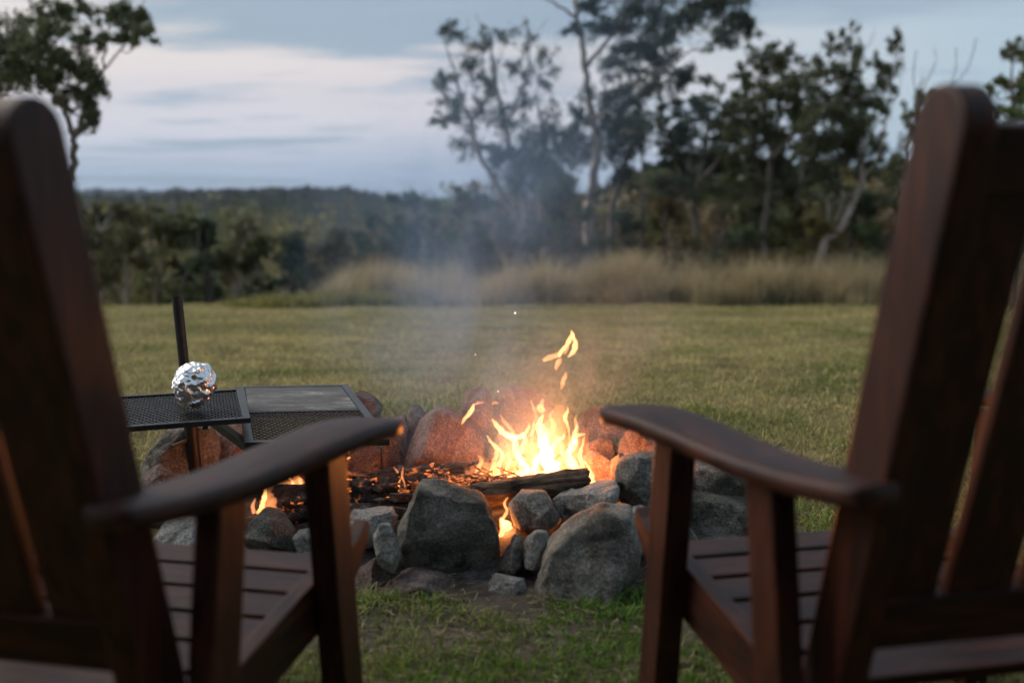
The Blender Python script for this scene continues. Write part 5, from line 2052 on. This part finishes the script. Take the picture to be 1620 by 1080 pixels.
smoke('smoke', 'thin blue grey smoke rising from the fire and drifting to the left', (-0.95, 2.80, 0.20), (0.75, 3.60, 1.75),
      [(0.20, 0.0, 0.26), (0.40, -0.08, 0.27), (0.60, -0.16, 0.29), (0.80, -0.22, 0.31), (1.0, -0.18, 0.33), (1.25, -0.04, 0.36), (1.75, 0.15, 0.40)],
      [(0.20, 1.8), (0.40, 1.9), (0.62, 2.0), (0.85, 2.3), (1.05, 2.1), (1.30, 1.3), (1.70, 0.0)], 2.3, 4.5, (0.42, 0.67, 1.0, 1))

smoke('smoke_wisp', 'faint smoke wisp spreading right of the flames', (-0.25, 2.85, 0.25), (1.05, 3.55, 0.95),
      [(0.25, 0.12, 0.10), (0.45, 0.20, 0.14), (0.70, 0.36, 0.18), (0.95, 0.5, 0.22)],
      [(0.25, 0.8), (0.42, 2.2), (0.60, 1.0), (0.80, 0.5), (0.94, 0.0)], 5.1, 5.0, (0.85, 0.85, 0.9, 1))


# ------------------------------------------------------------------ litter on the trodden ground
def litter():
    rng = np.random.default_rng(31)
    n = 2600
    y = rng.uniform(1.7, 2.75, n)
    x = rng.uniform(-1.1, 1.1, n)
    a = rng.uniform(0, 2 * np.pi, n)
    Ls = rng.uniform(0.012, 0.05, n)
    W = rng.uniform(0.0015, 0.004, n)
    dv = np.stack([np.cos(a), np.sin(a), rng.normal(0, 0.12, n)], 1)
    sv = np.stack([-np.sin(a), np.cos(a), np.zeros(n)], 1)
    c = np.stack([x, y, terr(x, y) + rng.uniform(0.004, 0.016, n)], 1)
    V = np.stack([c - dv * Ls[:, None] / 2 - sv * W[:, None] / 2, c - dv * Ls[:, None] / 2 + sv * W[:, None] / 2,
                  c + dv * Ls[:, None] / 2 + sv * W[:, None] / 2, c + dv * Ls[:, None] / 2 - sv * W[:, None] / 2], 1).reshape(-1, 3)
    pal = np.array([[0.30, 0.23, 0.13], [0.16, 0.11, 0.07], [0.40, 0.34, 0.22], [0.10, 0.07, 0.05]])
    col = pal[rng.integers(0, 4, n)] * rng.uniform(0.7, 1.2, (n, 1))
    o = np_mesh('straw_litter', V, np.arange(4 * n).reshape(n, 4), M['grass'], None, np.repeat(col, 4, axis=0))
    tag(o, 'dry straw and twigs scattered on the bare ground before the stones', 'litter', None, 'stuff')


litter()

# ------------------------------------------------------------------ unseen building shape, added only to shade the chair backs
def shade_blocker():
    root = empty('shade_blocker', (0, -2.4, 0))
    m, n, l, p = new_mat('blocker_dark')
    p.inputs['Base Color'].default_value = (0.035, 0.026, 0.020, 1)
    p.inputs['Roughness'].default_value = 0.8
    k = 0
    for z in np.arange(0.1, 3.0, 0.2):
        bm = bmesh.new()
        add_box(bm, (0, -0.1, z), Vector((5.5, 0, 0)), Vector((0, 0.02, 0.006)), Vector((0, -0.012, 0.1)))
        bm_obj('blocker_board', bm, m, root)
    bm = bmesh.new()
    bar(bm, (0, -2.2, 3.7), (0, 1.35, 2.45), 12.0, 0.06, (1, 0, 0))
    bm_obj('blocker_roof', bm, M['steel'], root)
    for x in (-5.0, -2.5, 2.5, 5.0):
        bm = bmesh.new()
        bar(bm, (x, 1.1, 0), (x, 1.1, 2.47), 0.1, 0.1, (1, 0, 0))
        bm_obj('post', bm, m, root)  # upright of the added light blocker
    bm = bmesh.new()
    add_box(bm, (0, 0.6, 0.05), Vector((5.6, 0, 0)), Vector((0, 0.65, 0)), Vector((0, 0, 0.05)))
    bm_obj('blocker_floor', bm, m, root)
    tag(root, 'added unseen light blocker, shaped like a timber building, that shades the chair backs', 'shade_blocker')


shade_blocker()

# ------------------------------------------------------------------ evening air
bm = bmesh.new()
add_box(bm, (0, 0, 0), Vector((4500, 0, 0)), Vector((0, 4500, 0)), Vector((0, 0, 80)))
hm = bpy.data.materials.new('evening_haze')
hm.use_nodes = True
hn, hl = hm.node_tree.nodes, hm.node_tree.links
hn.clear()
hv = hn.new('ShaderNodeVolumePrincipled')
hv.inputs['Color'].default_value = (0.62, 0.78, 1.0, 1)
hv.inputs['Density'].default_value = 0.00011
ho = hn.new('ShaderNodeOutputMaterial')
hl.new(hv.outputs[0], ho.inputs['Volume'])
hz = bm_obj('haze', bm, hm)
hz.location = (0, 0, 50)
tag(hz, 'thin blue evening haze over the far hills', 'haze', None, 'stuff')
